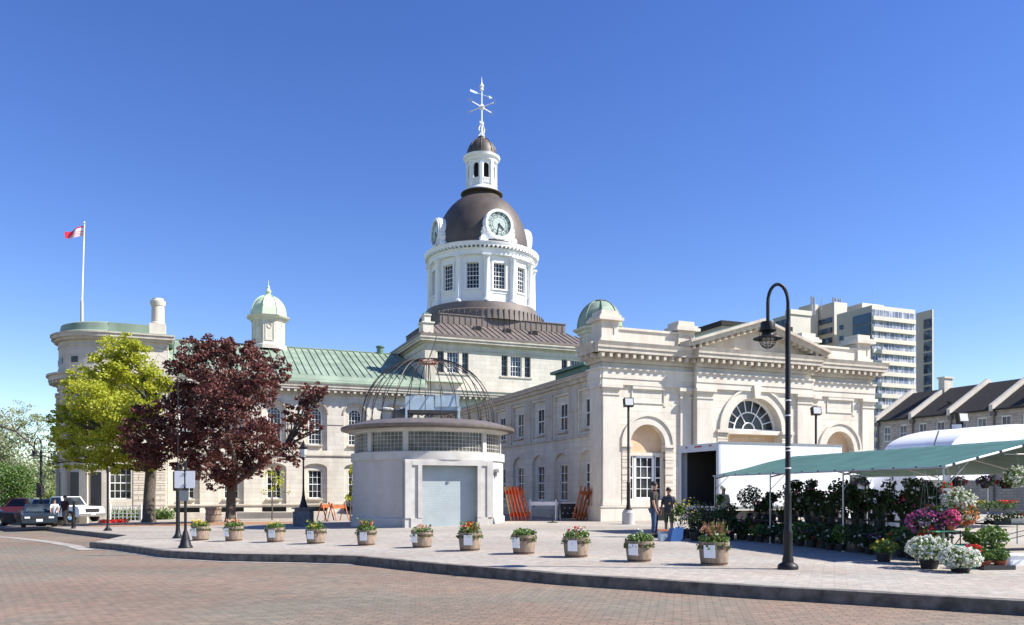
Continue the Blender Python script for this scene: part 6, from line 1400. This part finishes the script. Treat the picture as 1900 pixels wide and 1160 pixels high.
def plant(label, loc, r, h, pr, ph, leaf='leafd', bloom=None, nb=0, potm='blackp', kind='bush', seed=1, size=.07, n=420, group='potted plants of the flower stall', tagc=False, name='potted_plant', cat='potted plant', kk=1.):
    rnd = random.Random(seed); t = thing(name, label, cat, loc, rnd.uniform(0, 6), group)
    mb = MB(); pot(mb, pr, ph); mb.build('pot', potm, t); mb = MB()
    if kind == 'bush':
        leaves(mb, int(n * kk), size, rnd, lambda: (lambda p: Vector((p.x * r, p.y * r, ph + h * .45 + p.z * h * .52)))(inball(rnd)))
    elif kind == 'shrub':
        cs_ = []
        for _ in range(9):
            a = rnd.uniform(0, 2 * PI); q = Vector((r * .8 * math.cos(a) * rnd.random(), r * .8 * math.sin(a) * rnd.random(), ph + h * rnd.uniform(.35, .98))); mb.tube([(0, 0, ph * .8), (q.x * .5, q.y * .5, ph + (q.z - ph) * .5), q], [.009, .006, .003], 4); cs_.append(q)
        cs2 = [(q * rnd.uniform(.75, 1.0), rnd.uniform(.3, .55) * r) for q in cs_ for _ in range(2)]
        def fn():
            q, rr_ = cs2[rnd.randrange(len(cs2))]; return q + inball(rnd) * rr_ * .8
        leaves(mb, int(n * kk), size, rnd, fn)
    elif kind == 'grass':
        for _ in range(70):
            a = rnd.uniform(0, 2 * PI); l_ = h * rnd.uniform(.5, 1); q = Vector((r * .2 * math.cos(a), r * .2 * math.sin(a), ph * .9)); e_ = q + Vector((math.cos(a) * r * .8, math.sin(a) * r * .8, l_)); m_ = q.lerp(e_, .5) + Vector((0, 0, l_ * .12))
            w_ = Vector((-math.sin(a), math.cos(a), 0)) * .008; mb.add([q - w_, q + w_, m_ + w_, e_, m_ - w_], [(0, 1, 2, 4), (4, 2, 3)])
    elif kind == 'topiary':
        mb.tube([(0, 0, ph * .8), (0, 0, ph + h * .6)], .012, 5); leaves(mb, int(n * kk), size, rnd, lambda: Vector((0, 0, ph + h * .75)) + inball(rnd) * r)
    mb.build('foliage', leaf, t)
    for bi, b_ in enumerate(bloom if isinstance(bloom, (list, tuple)) else ([bloom] if bloom else [])):
        mb = MB()
        if kind == 'bush': cs_ = [(lambda p: Vector((p.x * r * 1.03, p.y * r * 1.03, ph + h * .45 + p.z * h * .55)))(inball(rnd, .86)) for _ in range(nb)]
        else: cs_ = [Vector((rnd.uniform(-r, r), rnd.uniform(-r, r), ph + h * rnd.uniform(.6, 1))) for _ in range(nb)]
        leaves(mb, nb * 13, .044, rnd, lambda: cs_[rnd.randrange(len(cs_))] + inball(rnd) * .026); mb.build('blossoms', b_, t)
    if tagc: mb = MB(); mb.bx((.0, -r * .6, ph + h * .5), (.09, .01, .14), rz=rnd.uniform(-.6, .6), rx=.3); mb.build('price_tag', 'whitev', t)
    return t
rnd = random.Random(77); ordi = ('first', 'second', 'third', 'fourth', 'fifth', 'sixth', 'seventh', 'eighth', 'ninth', 'tenth', 'eleventh', 'twelfth', 'thirteenth', 'fourteenth', 'fifteenth', 'sixteenth', 'seventeenth', 'eighteenth', 'nineteenth', 'twentieth', 'twenty-first', 'twenty-second')
S_ = 100
# tall shrubs on the ground behind the left tables (dark against the truck)
for i in range(18):
    v = .9 + i * .53; S_ += 1; k_ = ('shrub', 'shrub', 'topiary', 'grass', 'shrub')[i % 5]
    h_ = rnd.uniform(.5, 1.08) if k_ != 'topiary' else .95
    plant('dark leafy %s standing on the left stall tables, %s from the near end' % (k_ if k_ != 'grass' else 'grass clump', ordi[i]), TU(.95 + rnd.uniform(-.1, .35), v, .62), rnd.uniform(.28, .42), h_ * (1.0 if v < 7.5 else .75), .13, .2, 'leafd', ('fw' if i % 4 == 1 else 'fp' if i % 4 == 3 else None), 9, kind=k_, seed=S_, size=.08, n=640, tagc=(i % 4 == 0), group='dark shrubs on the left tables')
# low pots on the ground along the left edge
for i in range(20):
    v = .5 + i * .49; S_ += 1; k_ = 'bush' if i % 3 else 'shrub'; bl_ = (None, 'fw', 'fr', 'fv', 'fw', None)[i % 6]
    plant('low %s pot on the ground along the stall front, %s from the near end' % ({None: 'leafy green', 'fw': 'white-flowered', 'fv': 'violet-flowered', 'fr': 'red-flowered'}[bl_], ordi[i]), TU(.12 + rnd.uniform(-.12, .12), v), rnd.uniform(.3, .4), rnd.uniform(.34, .58), .14, .19, 'leafm' if i % 4 == 2 else 'leafd', bl_, 9, kind=k_, seed=S_, size=.07, n=760, tagc=(i % 5 == 3), group='low pots along the stall front')
# under the tables and middle table plants
for i in range(16):
    v = 3.1 + i * .44; S_ += 1
    plant('dark bushy pot on the middle stall tables, %s from the near end' % ordi[i], TU(2.75 + rnd.uniform(-.1, .1), v, .72), rnd.uniform(.3, .42), rnd.uniform(.4, .8), .13, .18, 'leafd', ('fv', None, 'fr', 'fw', None)[i % 5], 8, kind=('shrub', 'bush')[i % 2], seed=S_, size=.085, n=800, group='dark pots on the middle tables')
for i in range(14):
    v = 1.5 + i * .6; S_ += 1
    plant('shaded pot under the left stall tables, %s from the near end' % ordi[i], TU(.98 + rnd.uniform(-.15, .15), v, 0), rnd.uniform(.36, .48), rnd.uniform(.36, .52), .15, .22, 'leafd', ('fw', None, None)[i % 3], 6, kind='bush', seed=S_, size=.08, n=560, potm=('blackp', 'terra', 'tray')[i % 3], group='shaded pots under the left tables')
# beyond the far end, by the people and truck
for i, (px, d, h, r, lf) in enumerate(((1262, 26.0, 1.0, .34, 'leafm'), (1280, 26.5, 1.15, .42, 'leafd'), (1300, 26.2, 1.0, .4, 'leafd'), (1290, 25.0, .6, .3, 'leafd'), (1318, 25.6, .95, .36, 'leafd'), (1334, 26.8, 1.5, .3, 'leafm'), (1352, 25.4, 1.1, .34, 'leafd'))):
    S_ += 1; plant('%s beside the standing men, %s from the left' % ('yellow-flecked bush' if i == 0 else 'dark conical shrub' if i in (1, 2) else 'dark potted shrub', ordi[i]), onground(px, d), r, h, .2, .28, lf, 'fy' if i == 0 else None, 16, kind='bush' if i in (1, 2, 4) else 'shrub', seed=S_, size=.06, n=700, group='shrubs at the far end of the stall')
# sunny front cluster at the near corner: hanging baskets on the corner pole, stand, white pots
def hang(label, px, py, d, rx, rz, leaf, blooms, nb, seed, top=None, potm='whitev', dark=False, n=420):
    c = A(px, py, d); rnd = random.Random(seed); rx_, rz_ = rx / 1480 * d, rz / 1480 * d; t = thing('hanging_basket', label, 'hanging basket', c, 0, 'hanging flower baskets')
    mb = MB(); mb.lathe([(.07, -.16), (.13, 0), (.14, .01), (.12, .0), (0, -.01)], 16); mb.build('basket', potm, t)
    mb = MB(); tz = (top if top else c.z + .55) - c.z
    for a in (0, 2.1, 4.2): mb.tube([(.13 * math.cos(a), .13 * math.sin(a), .0), (0, 0, tz)], .0025, 3)
    mb.tube([(0, 0, tz), (.02, 0, tz + .03), (0, 0, tz + .05)], .006, 4); mb.build('hanger', 'grey', t)
    mb = MB(); ell = lambda sh=0.: (lambda p: Vector((p.x * rx_, p.y * rx_, p.z * rz_)))(inball(rnd, sh)); leaves(mb, n, .055, rnd, ell); mb.build('foliage', leaf, t)
    for b_ in blooms:
        cs_ = [ell(.8) * 1.04 for _ in range(nb)]; mb = MB(); leaves(mb, nb * 14, .042, rnd, lambda: cs_[rnd.randrange(nb)] + inball(rnd) * .022); mb.build('blossoms', b_, t)
    return t
zr = 2.05
hang('basket of scarlet geraniums hung topmost on the corner pole', 1758, 907, 17.2, 11, 12, 'leafm', ('fr',), 22, 1, zr, n=140)
hang('large basket of white and pale green flowers below the scarlet geraniums', 1778, 928, 17.1, 30, 24, 'leafm', ('fw',), 150, 2, zr, n=500)
hang('trailing basket of orange flowers right of the corner pole', 1788, 955, 17.0, 26, 20, 'leafm', ('fo',), 100, 3, zr, n=420)
hang('trailing basket of orange and white flowers left of the corner pole', 1738, 950, 17.2, 24, 16, 'leafm', ('fo', 'fw'), 34, 4, zr)
hang('full basket of purple flowers left of the corner pole', 1716, 968, 17.1, 32, 22, 'leafd', ('fv', 'fv', 'fp'), 80, 5, zr, n=500)
hang('sunlit white-flowered basket hung at the right edge of the photo', 1886, 884, 17.8, 22, 20, 'leafm', ('fw',), 90, 6, 2.4)
for i, (u, v) in enumerate(((.35, 3.1), (1.6, 1.3), (.5, 5.4), (2.2, 3.6), (1.2, 7.2), (3.4, .4), (2.6, .8), (4.4, .7), (1.4, .3), (3.9, 2.2))):
    p = TU(u, v, 1.78); hang('shaded hanging basket under the green canopy, ' + ('left of the second pole', 'second row, behind the corner pole', 'near the middle pole', 'deep in the middle', 'near the truck end', 'right of the ridge, front', 'just left of the ridge, front', 'front right', 'close behind the corner pole', 'right side, set back')[i], 950 + p.x / p.y * 1480, 912 - (p.z - EYE) / p.y * 1480, p.y, 17 * 17 / p.y, 12 * 17 / p.y, 'leafd', (('fv',), ('fr',), (), ('fw',))[i % 4], 14, 60 + i, 2.15, potm='whitev' if i in (0, 3) else 'blackp', n=260)
st = thing('plant_stand', 'black tiered plant stand at the corner pole under the purple and pink flowers', 'plant stand', onground(1742, 16.9), BROT); mb = MB()
for z, x in ((.38, .5), (.70, .32)): mb.box(-x, x, -.2, .2, z, z + .025)
mb.build('shelf', 'greenp', st)
for sx in (-.45, .45):
    for sy in (-.15, .15): mb = MB(); mb.tube([(sx, sy, 0), (sx, sy, .72)], .014, 6); mb.build('leg', 'blackp', st)
b0 = onground(1742, 16.9)
plant('potted bright pink flowers on the top shelf of the tiered stand', onground(1764, 16.8) + Vector((0, 0, .73)), .17, .34, .10, .1, 'leafm', ('fp', 'fp'), 60, seed=301, n=150, group='flowers at the corner pole', potm='terra')
plant('red and salmon flowers on the lower shelf left of the pole', onground(1722, 16.9) + Vector((0, 0, .41)), .2, .3, .11, .12, 'leafm', ('fr', 'fo'), 20, seed=302, n=260, group='flowers at the corner pole', potm='whitev')
plant('large black pot overflowing with white flowers, left of the two at the corner', onground(1724, 16.0), .42, .46, .2, .2, 'leafm', ('fw', 'fw'), 110, seed=303, n=700, size=.06, group='flowers at the corner pole')
plant('large mound of white flowers nearest the viewer at the corner of the stall', onground(1782, 15.3), .36, .40, .2, .1, 'leafm', ('fw', 'fw'), 120, seed=304, n=560, size=.06, group='flowers at the corner pole')
plant('red flowers in a bright green bucket behind the nearest white mound', onground(1806, 16.0), .17, .22, .17, .26, 'leafm', ('fr',), 40, seed=305, n=160, potm='greenp', group='flowers at the corner pole')
plant('leafy green plant in a blue pot right of the stand', onground(1812, 17.0), .26, .5, .14, .3, 'leafm', None, 0, seed=306, n=420, size=.08, potm='blueb', kind='shrub', group='flowers at the corner pole')
plant('broad leafy green plant in a black pot right of the blue pot', onground(1842, 17.4), .32, .52, .16, .32, 'leafm', 'fw', 8, seed=307, n=560, size=.08, group='flowers at the corner pole')
t = thing('seedling_tray', 'grey tray on the paving holding two terracotta pots', 'tray', onground(1842, 15.9), .12); mb = MB(); mb.box(-.34, .34, -.2, .2, 0, .04); mb.box(-.34, .34, -.2, -.18, .04, .09); mb.box(-.34, .34, .18, .2, .04, .09); mb.build('tray_body', 'tray', t)
for i, x in enumerate((-.17, .15)): plant('leafy plant in a terracotta pot on the grey tray, %s of the pair' % ('left', 'right')[i], onground(1842, 15.9) + Vector((x, 0, .045)), .17, .26, .13, .13, 'leafm', None, 0, seed=310 + i, n=300, size=.06, potm='terra', group='terracotta pots on the tray')
plant('yellow-green bush in front of the left tables, catching the sun', onground(1640, 17.6), .28, .3, .18, .2, 'leafm', 'fy', 10, seed=320, n=420, size=.06, group='flowers at the corner pole')
# trays of bedding plants on the sunny tables
def traybox(label, p, cols, L=.5, Wd=.32, body='tray', h=.07, seed=1, fol='leafm', ht=.16):
    rnd = random.Random(seed); t = thing('flower_tray', label, 'flower tray', p, TROT, 'trays of bedding flowers'); mb = MB(); mb.box(-L / 2, L / 2, -Wd / 2, Wd / 2, 0, h * .3)
    for a, b, c, d in ((-L / 2, L / 2, -Wd / 2, -Wd / 2 + .015), (-L / 2, L / 2, Wd / 2 - .015, Wd / 2), (-L / 2, -L / 2 + .015, -Wd / 2 + .015, Wd / 2 - .015), (L / 2 - .015, L / 2, -Wd / 2 + .015, Wd / 2 - .015)): mb.box(a, b, c, d, h * .3, h)
    mb.build('tray_body', body, t); mb = MB(); f = lambda z0, z1: Vector((rnd.uniform(-L / 2, L / 2), rnd.uniform(-Wd / 2, Wd / 2), rnd.uniform(z0, z1)))
    leaves(mb, 220, .055, rnd, lambda: f(h * .5, h + ht)); mb.build('foliage', fol, t)
    if cols: mb = MB(); leaves(mb, 150, .04, rnd, lambda: f(h + ht * .75, h + ht * 1.15)); mb.build('blossoms', cols, t)
    return t
for i, (u, c, b_) in enumerate(((4.2, None, 'tray'), (4.75, 'fw', 'cream'), (5.3, 'fr', 'tray'), (5.85, 'fr', 'tray'), (6.4, None, 'tray'))): traybox('tray on the sunny front table, %s from its left end' % ('green leaves, first', 'cream tub of white flowers, second', 'red flowers, third', 'red flowers, fourth', 'green leaves, fifth')[i], TU(u - .25, 2.5, .72), c, seed=400 + i, body=b_, h=.13 if b_ == 'cream' else .07)
for i, (u, c) in enumerate(((4.4, None), (4.95, 'fy'), (5.5, 'fy'), (6.05, None), (6.6, 'fr'))): traybox('tray on the table behind, %s from its left end' % ('green leaves, first', 'yellow flowers, second', 'yellow flowers, third', 'grey-green leaves, fourth', 'red flowers, fifth')[i], TU(u - .35, 4.4, 1.0), c, seed=420 + i, ht=.2)
t = thing('storage_tub', 'white plastic tub on the paving under the sunny table', 'tub', onground(1885, 16.9), .1); mb = MB(); mb.box(-.25, .25, -.17, .17, 0, .2); mb.box(-.27, .27, -.19, .19, .2, .23); mb.build('tub_body', 'whitev', t)
mb = MB(); mb.tube([(-.1, -.2, .2), (0, -.23, .21), (.1, -.2, .2)], .012, 5); mb.build('handle', 'whitev', t)
# blue tote, crate and pale cool box at the men
t = thing('tote_bag', 'bright blue tote bag on the paving beside the standing men', 'bag', onground(1251, 24.8), .3); mb = MB(); mb.add([(-.2, -.14, 0), (.22, -.14, 0), (.22, .14, 0), (-.2, .14, 0), (-.1, -.1, .40), (.26, -.12, .44), (.24, .12, .44), (-.12, .1, .4)], [(0, 3, 2, 1), (0, 1, 5, 4), (1, 2, 6, 5), (2, 3, 7, 6), (3, 0, 4, 7)]); mb.build('bag_body', 'blueb', t); mb = MB(); mb.tube([(-.05, -.11, .4), (-.03, -.1, .58), (.12, -.1, .6), (.15, -.11, .43)], .014, 5); mb.build('handle', 'whitev', t)
t = thing('crate', 'pale blue crate with a salmon lid left of the blue tote bag', 'crate', onground(1233, 25.2), .1); mb = MB(); mb.box(-.17, .17, -.15, .15, 0, .3); mb.build('crate_body', 'hvac', t); mb = MB(); mb.box(-.19, .19, -.17, .17, .3, .34); mb.build('lid', 'fo', t)

# ------------------------------------------------------------------ white tents behind the stall
def tent(label, o, L, Wd, eave, peak, skirt=True):
    t = thing('market_tent', label, 'tent', o, BROT, 'white market tents'); mb = MB(); n = 10; vs = []
    pr_ = [(0, eave - .25), (0, eave)] + [(Wd / 2 * (1 - math.cos(a)) if True else 0, eave + (peak - eave) * math.sin(a)) for a in [PI / 2 * i / n for i in range(1, n + 1)]]
    pr_ += [(Wd - x, z) for x, z in pr_[::-1][1:]]
    for y in (0, L): vs += [(x, y, z) for x, z in pr_]
    m_ = len(pr_); mb.add(vs, [(i, i + 1, m_ + i + 1, m_ + i) for i in range(m_ - 1)], True); mb.add([(x, 0, z) for x, z in pr_], [tuple(range(m_))]); mb.add([(x, L, z) for x, z in pr_], [tuple(range(m_))]); mb.build('roof', 'tentw', t)
    for u in (0.04, Wd - .04):
        for v in (0.04, L - .04): mb = MB(); mb.tube([(u, v, 0), (u, v, eave)], .03, 6); mb.build('pole', 'galv', t)
    if skirt:
        mb = MB(); k = int(L / .25); vs = []
        for i in range(k + 1): v = L * i / k; d_ = .04 * (i % 2); vs += [(d_ + .02, v, .15), (d_ + .02, v, eave - .2)]
        mb.add(vs, [(2 * i, 2 * i + 2, 2 * i + 3, 2 * i + 1) for i in range(k)]); mb.build('side_curtain', 'tentw', t)
    mb = MB(); mb.tube([(-.03, L * .22, eave - .3), (-.02, L * .22, eave + .25), (.2, L * .22, eave + .75)], .03, 5); mb.build('strap', 'grey', t)
    return t
tent('high round-shouldered white tent rising behind the green canopy at right', A(1764, 912, 31) + Vector((0, 0, -EYE)), 3.2, 9.0, 3.2, 4.3)
tent('low white tent whose side curtain shows between the dark shrubs', A(1700, 912, 30.5) + Vector((0, 0, -EYE)), 5.0, 4.0, 2.25, 2.55)
